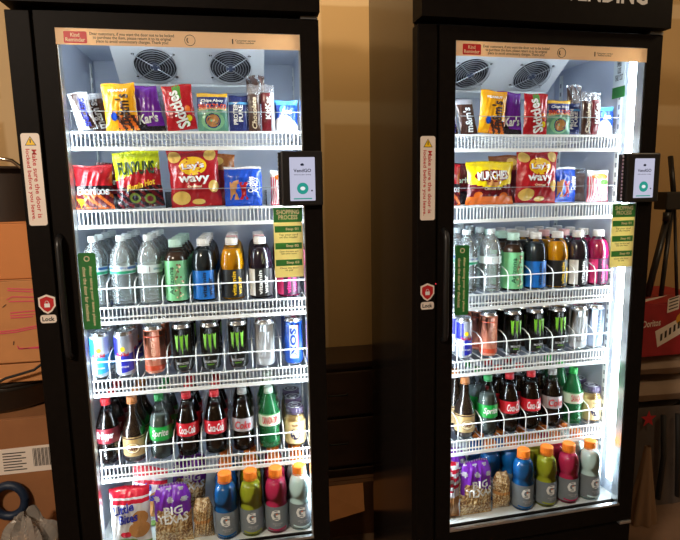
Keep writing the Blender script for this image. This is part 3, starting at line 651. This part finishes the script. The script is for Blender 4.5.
def pastry(u,v):
    k=math.sin(u*31+math.sin(v*29)*2.4)*math.cos(v*37+math.sin(u*23)*2.4); return PA[0] if abs(k)<.35 else (PA[1] if k>0 else PA[2])
def togo():
    return pouch('cookie_box',.082,.103,.026,lambda u,v:(FO('mustard',225,180,50) if v>.90 else f_navy if v>.60 else f_green),[('Chips Ahoy',.060,.010,WPR,0,.030),('SNACK-TO-GO',.074,.014,FO('orange_red',220,80,40),0,.015,.0)],25,waist=0,crimp=.03,polys=[(ell(0,-.22,.38,.24),FO('pale_green',130,185,140)),(ell(0,-.22,.26,.19),f_navy),(ell(0,-.22,.22,.16),f_cookie),([(-.45,.13),(.45,.13),(.45,.05),(-.45,.05)],FO('pale_label',225,205,160))])
for k,v in list(defs.items())+list(pch.items()): PROTO[k]=[v,None]

def place(kind,u,x,y,z,label,cat,group=None,rz=0,rx=0,ryt=0):
    p=PROTO[kind]
    if p[1] is None: o=p[1]=p[0]()
    else: o=copy_tree(p[1])
    if kind.startswith('sport'): o.scale=(1,1,.962)
    loc,r=l2w(u,x,y,z+abs(math.sin(ryt))*.045+abs(math.sin(rx))*.010); o.location=loc; o.rotation_euler=(rx,ryt,r+rz)
    for k in ('label','category','group'):
        if k in o: del o[k]
    return tag(o,label,cat,group)

SIDEN={1:'left',2:'right'}
# --- middle shelf: bottles in lanes, rows behind each
S3={1:list(zip(LANES[1][2],['water_blue','water_blue','water_white','tea','vit_blue','vit_yellow','vit_dark','vit_pink'])),2:list(zip(LANES[2][2],['water_blue','water_white','tea','vit_blue','vit_yellow','vit_dark','vit_pink']))}
DESC={'water_blue':'blue-labelled clear water bottle','water_white':'white-labelled clear water bottle','tea':'mint-labelled tea bottle','vit_blue':'blue-labelled vitamin drink bottle','vit_yellow':'yellow vitamin drink bottle','vit_dark':'dark plum vitamin drink bottle','vit_pink':'magenta vitamin drink bottle',
 'rb_light':'slim light blue energy drink can','rb_blue':'slim deep blue energy drink can','coral':'coral orange energy drink can','monster':'black can with green claw marks','monster_white':'white can with grey claw marks','nos':'royal blue energy drink can','silverblue':'pale blue-grey energy drink can',
 'drpepper':'maroon-labelled dark soda bottle','rootbeer':'gold-labelled brown root beer bottle','sprite':'green-labelled lemon-lime soda bottle','coke':'red-labelled cola bottle','diet':'grey-labelled cola bottle','ginger':'green ginger ale bottle','ginger_gc':'green-capped ginger ale bottle','coffee':'short beige coffee drink bottle',
 'sport_blue':'blue sports drink bottle','sport_yellow':'yellow-green sports drink bottle','sport_pink':'pink sports drink bottle','sport_white':'icy white sports drink bottle'}
ROWN=['front','second row','third row','fourth row']
def lanes(u,lst,z,y0,dy,rows,where,cat,noun):
    side=SIDEN[u]; cnt={}
    for _,k in lst: cnt[k]=cnt.get(k,0)+1
    seen={}
    for x,k in lst:
        seen[k]=seen.get(k,0)+1
        pos=''
        if cnt[k]>1: pos=({2:['left of two, ','right of two, '],3:['leftmost of three, ','middle of three, ','rightmost of three, ']}[cnt[k]])[seen[k]-1]
        nr=rows(k) if callable(rows) else rows
        for j in range(nr):
            row='front row' if j==0 else ROWN[j]
            yy=y0+dy*j
            o=place(k,u,x,yy,z,'%s, %s%s, %s, %s cooler'%(DESC[k],pos,row,where,side),cat,'%s on the %s of the %s cooler'%(noun,where,side),rz=random.uniform(-.12,.12)+(.0 if j==0 else .3*j))
            if k=='vit_yellow' and j==1 or k=='vit_dark' and j==1:
                for c in o.children:
                    if c.name.startswith('cap'): c.material_slots[0].link='OBJECT'; c.material_slots[0].material=PC('cap_pale_pink',225,175,175)
for u in (1,2):
    z=SHZ[2]+.0005; lanes(u,S3[u],z,.142,.074,4,'middle shelf','bottle','bottles')
S4={1:list(zip(LANES[1][3],['rb_light','rb_blue','coral','monster','monster','monster','monster_white','nos'])),2:list(zip(LANES[2][3],['rb_blue','coral','monster','monster','monster','monster_white','silverblue']))}
for u in (1,2): lanes(u,S4[u],SHZ[3]+.0005,.140,.066,3,'fourth shelf','drink can','energy drink cans')
S5={1:list(zip(LANES[1][4],['drpepper','rootbeer','sprite','coke','coke','diet','ginger','coffee'])),2:list(zip(LANES[2][4],['rootbeer','sprite','coke','coke','diet','ginger_gc','coffee']))}
for u in (1,2): lanes(u,S5[u],SHZ[4]+.0005,.140,.072,3,'fifth shelf','bottle','soda bottles')
F0={1:[(.333,'sport_blue'),(.407,'sport_yellow'),(.481,'sport_pink'),(.552,'sport_white')],
    2:[(.281,'sport_blue'),(.363,'sport_yellow'),(.443,'sport_pink'),(.523,'sport_white')]}
for u in (1,2): lanes(u,F0[u],-.0005,.0725,.078,3,'cooler floor','bottle','sports drinks')
place('sport_blue',2,.205,.150,-.0005,'blue sports drink bottle behind the wrapped cakes, right cooler floor','bottle','extra blue sports drinks')
place('sport_blue',2,.205,.235,-.0005,'blue sports drink bottle at the back left of the right cooler floor','bottle','extra blue sports drinks')
# --- top shelf
z=SHZ[0]+.001
TG='snack packs on the top shelf of the %s cooler'
def s1(u,kind,x,y,label,rz=0,cat='snack pack',rx=-.03,ryt=0): place(kind,u,x,y,z,label,cat,TG%SIDEN[u],rz=rz,rx=rx,ryt=ryt)
s1(1,'white_bar',.024,.128,'white candy pack with blue lettering, left end of the left cooler top shelf',ryt=-.12)
s1(1,'brown_mm',.056,.160,'brown candy pack with white letters, second from left, left cooler top shelf',ryt=-.15)
s1(1,'brown_mm',.068,.190,'brown candy pack half hidden behind the amber pack, left cooler top shelf',ryt=-.10)
s1(1,'yellow_mm',.113,.128,'amber yellow candy pack with big dark letters, left cooler top shelf',ryt=-.06)
s1(1,'purple_mix',.182,.155,'purple trail mix pack next to the amber pack, left cooler top shelf',ryt=-.05)
s1(1,'grey_pack',.214,.185,'silver-grey snack pack between the purple and red packs, left cooler top shelf',ryt=-.15)
s1(1,'red_skittles',.268,.128,'red candy pack with white letters running up it, left cooler top shelf',ryt=-.10)
s1(1,'togo',.350,.130,'navy and green cookie box with mustard top edge, left cooler top shelf')
s1(1,'protein',.420,.130,'navy protein bar pack with upright white letters, left cooler top shelf')
s1(1,'brown_stick',.463,.126,'brown wrapped bar standing upright, left cooler top shelf')
s1(1,'red_stick',.501,.126,'dark red and silver wrapped bar standing upright, left cooler top shelf')
s1(1,'loose_wrap',.470,.165,'tall crinkled clear wrapper poking up behind the brown bar, left cooler top shelf')
s1(1,'blue_gum',.553,.140,'blue and white pouch at the right end of the left cooler top shelf')
s1(2,'brown_mm',.103,.128,'brown and silver candy pack at the left end of the right cooler top shelf',ryt=-.05)
s1(2,'white_bar',.060,.160,'white candy pack nearly hidden at the left edge, right cooler top shelf',ryt=.0)
s1(2,'yellow_mm',.172,.128,'amber yellow candy pack with big dark letters, right cooler top shelf',ryt=.08)
s1(2,'purple_mix',.246,.150,'purple trail mix pack with dark lower half, right cooler top shelf',ryt=.08)
s1(2,'red_skittles',.315,.126,'red candy pack with white letters running up it, right cooler top shelf',ryt=.02)
s1(2,'togo',.395,.130,'navy and green cookie box with mustard top edge, right cooler top shelf')
s1(2,'protein',.454,.145,'navy protein bar pack behind the brown bars, right cooler top shelf')
s1(2,'brown_stick',.486,.122,'brown wrapped bar standing upright, right cooler top shelf')
s1(2,'red_stick',.520,.126,'dark red and silver wrapped bar standing upright, right cooler top shelf')
s1(2,'loose_wrap',.484,.180,'tall crinkled clear wrapper poking up behind the bars, right cooler top shelf')
s1(2,'blue_gum',.563,.140,'bright blue and white pouch at the right end of the right cooler top shelf')
# --- second shelf
z=SHZ[1]+.001; TG='snack bags on the second shelf of the %s cooler'
s1(1,'doritos',.025,.132,'red chip bag with white lettering at the left end of the left cooler second shelf',cat='chip bag')
s1(1,'dark_red_bag',.072,.200,'dark red chip bag standing behind the red bag, left cooler second shelf',cat='chip bag')
s1(1,'funyuns',.146,.134,'lime yellow over dark red onion ring bag, left cooler second shelf',cat='chip bag',ryt=-.06)
s1(1,'lays',.294,.136,'red wavy chip bag with round yellow badge, left cooler second shelf',cat='chip bag',ryt=-.04)
s1(1,'chips_back',.340,.200,'dark chip bag peeking out behind the red wavy chip bag, left cooler second shelf',cat='chip bag')
s1(1,'cookies_blue',.424,.130,'royal blue cookie pouch with sideways lettering, left cooler second shelf',cat='cookie pack')
s1(1,'pink_pack',.540,.138,'pink and white snack pack half behind the card reader, left cooler second shelf')
s1(2,'doritos',.030,.132,'red chip bag cut off by the door edge, right cooler second shelf',cat='chip bag')
s1(2,'dark_red_bag',.115,.205,'dark red chip bag behind the yellow bag, right cooler second shelf',cat='chip bag')
s1(2,'munchies',.175,.134,'wide bright yellow snack bag with white lettering, right cooler second shelf',cat='chip bag')
s1(2,'lays',.330,.136,'red wavy chip bag with round yellow badge, right cooler second shelf',cat='chip bag',ryt=.03)
s1(2,'chips_back',.270,.205,'dark chip bag half hidden between the yellow and wavy bags, right cooler second shelf',cat='chip bag')
s1(2,'cookies_blue',.444,.162,'royal blue cookie pouch partly behind the wavy chip bag, right cooler second shelf',cat='cookie pack',rz=.2)
s1(2,'clear_bag',.500,.215,'brown-grey clear snack bag at the back of the right cooler second shelf')
s1(2,'pink_pack',.552,.140,'pink striped snack pack with orange and green print, right cooler second shelf')
# --- cooler floor, left side
z=-.0005; TG='baked goods on the floor of the %s cooler'
s1(1,'littlebites',.068,.060,'white muffin pouch with blue lettering, front left of the left cooler floor',cat='muffin pouch')
z=.006; s1(1,'littlebites',.095,.145,'white muffin pouch leaning behind the front one, left cooler floor',cat='muffin pouch',rz=-.2,ryt=.10)
z=-.0005; s1(1,'bigtexas',.183,.066,'purple and clear cinnamon roll bag, front of the left cooler floor',cat='pastry bag')
z=.006; s1(1,'bigtexas',.205,.215,'purple pastry bag standing behind the front one, left cooler floor',cat='pastry bag',rz=.2,ryt=.12)
z=-.0005; s1(1,'bun',.266,.072,'wrapped icing cake pack left of the blue sports drink, left cooler floor',cat='pastry pack')
s1(2,'littlebites_stripe',.029,.070,'red and white striped muffin pouch cut off at the left edge, right cooler floor',cat='muffin pouch')
s1(2,'bigtexas',.117,.068,'purple and clear cinnamon roll bag, front of the right cooler floor',cat='pastry bag')
s1(2,'bigtexas',.080,.150,'purple pastry bag standing behind the front one, right cooler floor',cat='pastry bag',rz=-.1,ryt=-.08)
s1(2,'bun',.211,.080,'wrapped icing cake pack left of the blue sports drink, right cooler floor',cat='pastry pack')

# ------------------------------------------------------------------ the garage
def wall_mat():
    m=bpy.data.materials.new('taped_drywall'); nt,N,L=nodes(m); b=N['Principled BSDF']; b.inputs['Roughness'].default_value=.75
    tc=N.new('ShaderNodeTexCoord'); sp=N.new('ShaderNodeSeparateXYZ'); L.new(tc.outputs['Object'],sp.inputs[0])
    nz=N.new('ShaderNodeTexNoise'); nz.inputs['Scale'].default_value=2.2; nz.inputs['Detail'].default_value=6; L.new(tc.outputs['Object'],nz.inputs['Vector'])
    def band(out,c,w):
        a=N.new('ShaderNodeMath'); a.operation='MULTIPLY_ADD'; a.inputs[1].default_value=.03; L.new(nz.outputs['Fac'],a.inputs[0]); L.new(out,a.inputs[2])
        s=N.new('ShaderNodeMath'); s.operation='SUBTRACT'; s.inputs[1].default_value=c+.015; L.new(a.outputs[0],s.inputs[0])
        q=N.new('ShaderNodeMath'); q.operation='ABSOLUTE'; L.new(s.outputs[0],q.inputs[0])
        r=N.new('ShaderNodeMapRange'); r.inputs[1].default_value=w*.75; r.inputs[2].default_value=w; r.inputs[3].default_value=1; r.inputs[4].default_value=0; L.new(q.outputs[0],r.inputs[0]); return r.outputs[0]
    outs=[band(sp.outputs['Z'],1.765,.055),band(sp.outputs['Z'],2.235,.035),band(sp.outputs['X'],.745,.035),band(sp.outputs['X'],-.45,.05),band(sp.outputs['X'],2.62,.05)]
    o=outs[0]
    for k in outs[1:]:
        mx=N.new('ShaderNodeMath'); mx.operation='MAXIMUM'; L.new(o,mx.inputs[0]); L.new(k,mx.inputs[1]); o=mx.outputs[0]
    c=N.new('ShaderNodeMix'); c.data_type='RGBA'; c.inputs[6].default_value=(.48,.30,.12,1); c.inputs[7].default_value=(.60,.42,.22,1); L.new(o,c.inputs[0])
    h=N.new('ShaderNodeMix'); h.data_type='RGBA'; h.blend_type='MULTIPLY'; h.inputs[0].default_value=.25; L.new(c.outputs[2],h.inputs[6]); L.new(nz.outputs['Color'],h.inputs[7])
    L.new(c.outputs[2],b.inputs['Base Color'])
    bp=N.new('ShaderNodeBump'); bp.inputs['Strength'].default_value=.15; bp.inputs['Distance'].default_value=.01; L.new(nz.outputs['Fac'],bp.inputs['Height']); L.new(bp.outputs[0],b.inputs['Normal'])
    return m
DRY=wall_mat(); DRY2=pm('side_drywall',(.52,.42,.28),.8,noise=.08,scale=3)
CONC=pm('brown_concrete',(.20,.12,.075),.7,noise=.25,scale=4,bump=.3)
WY=.93
def st(name,a,b,m): mb=MB(); mb.box(a,b,m); return structure(mb.build(name))
st('floor',(-2.2,-3.2,-.08),(3.6,WY,0),CONC)
st('ceiling',(-2.2,-3.2,2.75),(3.6,WY,2.83),DRY2)
st('wall_back',(-2.28,WY,-.08),(3.68,WY+.1,2.83),DRY)
st('wall_left',(-2.28,-3.2,-.08),(-2.2,WY,2.83),DRY2); st('wall_right',(3.6,-3.2,-.08),(3.68,WY,2.83),DRY2)
st('wall_front',(-2.28,-3.28,-.08),(3.68,-3.2,2.83),DRY2)

CARD=pm('cardboard',srgb(196,132,78),.75,noise=.08,scale=12); CARDD=pm('cardboard_brown',srgb(150,98,58),.78,noise=.10,scale=10)
INK=PC('pink_marker',225,70,110,.6); TAPE=pm('packing_tape',srgb(185,140,90),.25,coat=.3)
def carton(name,a,b,mat,label,cat='cardboard box',extra=None,group=None,tape=True):
    r=empty(name,((a[0]+b[0])/2,(a[1]+b[1])/2,a[2]),0,label,cat,group); c=r.location.copy()
    l=lambda p:(p[0]-c.x,p[1]-c.y,p[2]-c.z); mb=MB(); mb.box(l(a),l((b[0],b[1],b[2]-.004)),mat); mb.build('carton_body',r,bevel=.003)
    mb=MB(); ym=(a[1]+b[1])/2; mb.box(l((a[0],a[1],b[2]-.0035)),l((b[0],ym-.002,b[2])),mat); mb.build('top_flap',r); mb=MB(); mb.box(l((a[0],ym+.002,b[2]-.0035)),l((b[0],b[1],b[2])),mat); mb.build('top_flap',r)
    if tape: mb=MB(); mb.box(l(((a[0]+b[0])/2-.025,a[1]-.0006,a[2]+.01)),l(((a[0]+b[0])/2+.025,a[1]-.0001,a[2]+.07)),TAPE); mb.build('packing_tape',r)
    if extra: extra(r,l)
    return r
# stack left of the left cooler (front faces about 0.25 m behind the door line)
FY=.25
def ship(r,l):
    mb=MB(); f=lambda off:plane(l((-.190,FY-off,.645)),(1,0,-.0),(0,0,1),(0,-1,0),0)
    slab(mb,[(-.26,-.050),(.060,-.046),(.060,.038),(-.26,.030)],f(0),f(.0008),STICK); g=f(.0012)
    for k in range(14):
        x=-.055+k*.0035; mb.poly([(x,-.030),(x+(.0022 if k%3 else .0012),-.030),(x+(.0022 if k%3 else .0012),.028),(x,.028)],KPR,g)
    for k in range(7):
        mb.poly([(.006,.026-k*.010),(.05-(k%3)*.010,.026-k*.010),(.05-(k%3)*.010,.022-k*.010),(.006,.022-k*.010)],TXT,g)
        mb.poly([(-.14,.020-k*.009),(-.075-(k%2)*.012,.020-k*.009),(-.075-(k%2)*.012,.0165-k*.009),(-.14,.0165-k*.009)],TXT,g)
    mb.build('shipping_label',r)
carton('cardboard_box',(-.62,FY,0),(-.125,.70,.775),CARDD,'large brown cardboard box with a white shipping label, bottom of the left stack',extra=ship,tape=False)
def pink(r,l):
    mb=MB(); g=plane(l((-.235,FY-.001,1.085)))
    lines=[[(-.03,.085),(.052,.078)],[(-.03,.079),(.052,.070)],[(.052,.088),(.050,.060)],[(-.035,.052),(-.02,.060),(.050,.055)],[(-.03,.046),(.048,.044)],[(-.03,.012),(.050,.016)],[(-.03,.004),(.048,.006),(.050,.016)],[(-.03,-.003),(.030,-.002)],
      [(-.10,-.045),(-.02,-.040),(.052,-.028)],[(-.10,-.050),(-.02,-.046),(.052,-.034)],[(.040,-.010),(.044,-.032)],[(-.02,-.088),(-.016,-.098),(.052,-.094)],[(-.018,-.096),(.052,-.099)]]
    for q in lines: mb.tube([g(*p) for p in q],.0016,INK,4)
    mb.tube([g(-.048,.030),g(-.038,.038)],.0012,KPR,4); mb.tube([g(-.03,-.084),g(-.028,-.074)],.0012,KPR,4)
    mb.build('marker_scribble',r)
carton('cardboard_box',(-.60,FY,.945),(-.125,.66,1.195),CARD,'tan cardboard box scribbled with pink marker, in the middle of the left stack',extra=pink)
carton('cardboard_box',(-.56,FY+.004,1.196),(-.135,.64,1.362),pm('cardboard_orange',srgb(205,128,68),.75,noise=.05,scale=8),'plain orange-tan cardboard box on top of the left stack',tape=False)
# black round tub between the boxes
t=empty('round_tub',(-.36,FY+.19,.776),0,'black round plastic tub squeezed between the stacked boxes at the left','tub')
mb=MB(); mb.lathe([(0,0),(.150,0),(.165,.015),(.185,.075),(.192,.080),(.192,.092),(.180,.092),(.176,.080),(.150,.016),(0,.012)],pm('black_tub_plastic',(.02,.017,.014),.3),40); mb.build('tub_body',t)
mb=MB(); mb.lathe([(.178,.092),(.196,.092),(.198,.098),(.196,.102),(.150,.104),(0,.104)],pm('black_tub_plastic',(.02,.017,.014),.3),40); mb.build('tub_lid',t)
carton('cardboard_box',(-.58,FY+.010,.882),(-.125,.62,.943),CARD,'shallow tan cardboard box lying on the black tub, left stack',tape=False)
t=MB(); pts=[(-.14,FY-.012,.975),(-.175,FY-.014,.95),(-.21,FY-.018,.925),(-.25,FY-.018,.915),(-.29,FY-.016,.905),(-.33,FY-.018,.885),(-.40,FY-.018,.80),(-.48,FY-.018,.65),(-.51,FY-.018,.40),(-.51,FY-.018,.2),(-.50,FY-.03,.006)]
t.tube(pts,.004,DARK,8); tag(t.build('power_cord'),'black power cord hanging down in front of the left boxes','cord')
# dark bin with a shiny clip handle on the top box
t=empty('storage_bin',(-.300,FY+.12,1.363),0,'dark brown storage bin with a shiny metal clip, on top of the left stack','bin')
mb=MB(); mb.sheet(24,1,lambda u,v:((.120+.014*v)*math.cos(2*PI*u)*1.0,(.100+.012*v)*math.sin(2*PI*u),v*.150),pm('dark_brown_bin',(.035,.02,.012),.5)); mb.add([((.12)*math.cos(2*PI*k/24),.1*math.sin(2*PI*k/24),.0) for k in range(24)],[tuple(range(24))],pm('dark_brown_bin',(.035,.02,.012),.5)); mb.build('bin_body',t)
mb=MB(); mb.lathe([(0,.158),(.125,.158),(.138,.154),(.138,.150),(0,.150)],pm('dark_brown_bin',(.035,.02,.012),.5),28); mb.build('bin_lid',t)
mb=MB(); mb.tube([(.03,-.130,.160),(.055,-.135,.178),(.085,-.125,.172),(.108,-.118,.150),(.112,-.117,.125)],.006,pm('chrome_clip',(.75,.68,.58),.15,metal=1),8); mb.build('clip_handle',t)
# blue tape roll and plastic bag on the floor-side carton
t=MB(); t.tube([(-.318+.045*math.cos(a),FY-.018,.520+.050*math.sin(a)) for a in [2*PI*k/20 for k in range(21)]],.013,pm('blue_webbing',srgb(16,36,60),.5),8,cap=False)
tag(t.build('strap_coil'),'dark blue strap coil hanging against the labelled carton, lower left','strap')
def crumple(cx,cy,cz,rx,ry,rz,seed,n=26,amp=.22,mat=None,flat=True):
    rnd=random.Random(seed); k=[(rnd.uniform(2,7),rnd.uniform(2,7),rnd.uniform(0,6),rnd.uniform(.3,1)) for _ in range(9)]
    def f(u,v):
        a=2*PI*u; b=PI*v; d=1+amp*sum(w*math.sin(p*a//1*0+round(p)*a+ph)*math.sin(round(q)*b+ph*1.7) for p,q,ph,w in k)/3
        return (cx+rx*d*math.sin(b)*math.cos(a),cy+ry*d*math.sin(b)*math.sin(a),max(cz-rz,cz-rz*d*math.cos(b)))
    mb=MB(); mb.sheet(n,n,f,mat,smooth=not flat); return mb
BAGP=clear('poly_bag_film',(.85,.80,.74),(.75,.68,.6),.35,.12,.45)
o=crumple(0,0,0,.072,.050,.105,4,mat=BAGP,amp=.30).build('plastic_bag'); o.location=(-.245,FY-.100,.410); tag(o,'crumpled clear plastic bag on a dark crate at the lower left','plastic bag')
t=empty('storage_crate',(-.32,FY-.09,0),0,'dark crate under the clear plastic bag at the lower left','crate')
mb=MB(); m=pm('dark_crate',(.03,.022,.018),.6); mb.box((-.14,-.075,0),(.185,-.070,.300),m); mb.box((-.14,.070,0),(.185,.075,.300),m); mb.box((-.14,-.07,0),(-.135,.07,.300),m); mb.box((.18,-.07,0),(.185,.07,.300),m); mb.box((-.135,-.07,0),(.18,.07,.006),m); mb.build('crate_body',t,bevel=.001)
mb=MB(); mb.box((-.145,-.080,.292),(.190,.080,.303),m); mb.build('crate_lid',t,bevel=.002)

# between the coolers: dark drawer chest and cartons
t=empty('drawer_chest',(.98,.80,0),0,'dark brown drawer chest against the wall between the two coolers','chest')
DW=pm('dark_stained_wood',(.042,.020,.011),.4,noise=.2,scale=9)
mb=MB(); mb.box((-.42,-.10,.02),(.42,.12,.70),DW); mb.build('chest_body',t,bevel=.003)
mb=MB(); mb.box((-.43,-.115,.70),(.43,.125,.725),pm('dark_stained_top',(.03,.015,.009),.35)); mb.build('chest_top',t,bevel=.003)
for z0,z1 in ((.495,.685),(.27,.48),(.045,.255)):
    for xa,xb in ((-.40,-.01),(.01,.40)):
        mb=MB(); mb.box((xa,-.118,z0),(xb,-.100,z1),DW); d=mb.build('drawer',t,bevel=.003); mb=MB(); mb.tube([((xa+xb)/2-.04,-.118,(z0+z1)/2),((xa+xb)/2-.035,-.130,(z0+z1)/2),((xa+xb)/2+.035,-.130,(z0+z1)/2),((xa+xb)/2+.04,-.118,(z0+z1)/2)],.004,DARK,6); mb.build('drawer_pull',d)
def flap(r,l):
    mb=MB(); mb.add([l(p) for p in ((.65,.60,.232),(.86,.60,.232),(.85,.53,.150),(.66,.52,.120))],[(0,1,2,3)],CARD); mb.build('open_flap',r,solid=.003)
carton('cardboard_box',(.60,.60,0),(.945,.655,.235),pm('cardboard_dark',srgb(100,66,40),.8,noise=.1,scale=10),'brown cardboard box with an open flap on the floor between the coolers',extra=flap,tape=False)  # darker brown than the other cartons

# right of the right cooler
t=empty('tripod',(2.22,.70,0),0,'folded black tripod leaning against the wall above the red carton, far right','tripod')
BK=pm('black_anodised',(.012,.011,.011),.4)
t.location=(.085,0,0)
def bar(name,a,b,r): mb=MB(); mb.tube([a,b],r,BK,8); return mb.build(name,t)
bar('leg',(2.255,.74,1.34),(2.050,.60,.955),.014); bar('leg',(2.27,.745,1.34),(2.10,.58,.955),.010); bar('leg',(2.285,.75,1.34),(2.17,.57,.955),.007)
mb=MB(); mb.box((2.20,.70,1.32),(2.30,.78,1.40),BK); mb.build('tripod_head',t,bevel=.006); bar('centre_column',(2.27,.74,1.38),(2.29,.80,1.56),.012)
mb=MB(); mb.lathe([(0,0),(.016,0),(.016,.04),(0,.04)],BK,10,(2.205,.70,1.27)); mb.build('locking_knob',t)
RCT=pm('red_carton_print',srgb(160,30,38),.55,noise=.15,scale=15)
def dor(r,l):
    mb=MB(); f=lambda o:plane(l((2.12,.50-o,.86)))
    g=f(.0012); mb.text('Doritos',.085,.030,STICK,g,c=(-.040,.0),rot=.08,bold=.02,shear=.2)
    slab(mb,[(-.005,-.105),(.14,-.035),(.14,.035),(-.020,-.035)],f(0),f(.0010),STICK); slab(mb,[(.03,.04),(.085,.055),(.085,.115),(.03,.100)],f(0),f(.0010),STICK)
    h=f(.0016)
    for k in range(5): mb.poly([(.005+.02*k,-.080+.012*k),(.015+.02*k,-.075+.012*k),(.015+.02*k,-.045+.012*k),(.005+.02*k,-.050+.012*k)],TXT,h)
    for i in range(4):
        mb.poly([(.036,.052+i*.014),(.079,.063+i*.014),(.079,.068+i*.014),(.036,.057+i*.014)],TXT,h)
    mb.poly(ell(.11,.01,.035,.03),PC('carton_gold',215,150,40),g); mb.poly([(-.09,.092),(-.02,.105),(.03,.118),(-.02,.112),(-.09,.104)],STICK,g)
    mb.build('carton_print',r)
carton('snack_carton',(1.99,.50,.715),(2.42,.84,.945),RCT,'red snack carton with white labels stacked high at the far right','cardboard box',extra=dor,tape=False)
FAB=pm('beige_fabric',srgb(150,128,108),.9,noise=.12,scale=7,bump=.4)
def cushion(name,c,s,mat,seed,label,cat):
    rnd=random.Random(seed); ph=rnd.uniform(0,6)
    def f(sg):
        def q(u,v):
            x=2*u-1;y=2*v-1; e=(1-x**4)*(1-y**4); return (s[0]*x*(1-.06*y*y),s[1]*y*(1-.06*x*x),sg*s[2]*max(0,e)**.45*(1+.07*math.sin(5*x+ph)+.05*math.sin(11*y+ph*2+3*x)))
        return q
    mb=MB(); mb.sheet(26,22,f(1),mat); mb.sheet(26,22,f(-1),mat,flip=True); o=mb.build(name); o.location=c; return tag(o,label,cat)
cushion('cushion',(2.21,.68,.655),(.23,.17,.049),FAB,1,'beige cushion under the red snack carton, far right','cushion')
cushion('cushion',(2.22,.68,.538),(.24,.17,.053),FAB,2,'lower beige cushion of the two, resting on the grey tote, far right','cushion')
t=empty('tote_bag',(2.16,.66,0),0,'dark grey tote bag with a red star standing on the floor at the far right','bag')
GB=pm('grey_canvas',srgb(92,82,76),.9,noise=.15,scale=9,bump=.3)
mb=MB(); mb.sheet(28,12,lambda u,v:((.21+.012*math.sin(v*7)+.008*math.sin(u*25))*math.copysign(abs(math.cos(2*PI*u))**.5,math.cos(2*PI*u)),(.13+.006*math.sin(u*31))*math.copysign(abs(math.sin(2*PI*u))**.5,math.sin(2*PI*u)),v*.47),GB); mb.add([(.20*math.cos(2*PI*k/24),.125*math.sin(2*PI*k/24),.465) for k in range(24)],[tuple(range(24))],GB); mb.build('bag_body',t)
mb=MB(); mb.poly([((.040 if k%2==0 else .016)*math.cos(PI/2+k*PI/5),(.040 if k%2==0 else .016)*math.sin(PI/2+k*PI/5)) for k in range(10)],PC('star_red',190,35,45,.6),plane((-.05,-.146,.43))); mb.build('red_star',t)
mb=MB(); mb.tube([(.02,-.148,.44),(.03,-.155,.25),(.02,-.150,.05)],.012,pm('black_strap',(.015,.014,.014),.7),6); mb.tube([(.09,-.148,.44),(.10,-.152,.3),(.12,-.148,.05)],.010,pm('black_strap',(.015,.014,.014),.7),6); mb.build('bag_strap',t)
mb=MB(); mb.sheet(40,10,lambda u,v:((.062-.050*v)*(1+.16*math.sin(2*PI*u*7)*(1-v))*math.cos(2*PI*u)+.01*v,(.045-.034*v)*(1+.16*math.sin(2*PI*u*7)*(1-v))*math.sin(2*PI*u),v*.34),pm('tan_cloth',srgb(140,112,86),.9)); o=mb.build('folded_cloth'); o.location=(2.05,.45,.001); tag(o,'tan cloth bundle slumped in front of the grey tote bag','cloth')

# ------------------------------------------------------------------ lights
def area(name,loc,tgt,size,power,col):
    l=bpy.data.lights.new(name,'AREA'); l.shape='DISK'; l.size=size; l.energy=power; l.color=col; o=bpy.data.objects.new(name,l); COL.objects.link(o); o.location=loc
    o.rotation_euler=(Vector(tgt)-Vector(loc)).to_track_quat('-Z','Y').to_euler(); return o
area('ceiling_lamp_light',(.75,.05,2.68),(.8,.9,1.4),.25,8.5,(1,.76,.45))
area('added_right_fill',(2.5,-.7,2.6),(2.3,.8,.9),.3,8,(1,.76,.48))  # added fill light, brightens the right wall and the red carton
area('garage_lamp_light',(-1.0,-2.2,2.6),(.5,.2,1.0),.35,58,(1,.85,.69))
w=bpy.data.worlds.new('world'); SC.world=w; w.use_nodes=True; w.node_tree.nodes['Background'].inputs[0].default_value=(.9,.75,.6,1); w.node_tree.nodes['Background'].inputs[1].default_value=.01

# ------------------------------------------------------------------ camera
f_,pitch,yaw,roll,cx,cy,cz=540.0,.1481,-.172,.0183,.4246,-1.4427,1.0077
def ray(px,py):
    X=(px-340)/f_; Y=-(py-270)/f_
    c,s=math.cos(roll),math.sin(roll); x=X*c+Y*s; u=-X*s+Y*c
    c,s=math.cos(pitch),math.sin(pitch); y=c+u*s; z=-s+u*c
    c,s=math.cos(yaw),math.sin(yaw); return Vector((x*c-y*s,x*s+y*c,z))
fw=ray(340,270); rt=(ray(341,270)-fw).normalized(); up=(ray(340,269)-fw).normalized(); fw.normalize()
cam=bpy.data.cameras.new('camera'); co=bpy.data.objects.new('camera',cam); COL.objects.link(co)
M=Matrix((rt,up,-fw)).transposed().to_4x4(); M.translation=(cx,cy,cz+ZO); co.matrix_world=M
cam.sensor_fit='HORIZONTAL'; cam.sensor_width=36; cam.lens=f_*36/680; cam.clip_start=.02
SC.camera=co
SC.view_settings.view_transform='Standard'; SC.view_settings.look='None'; SC.view_settings.gamma=1; SC.view_settings.exposure=0
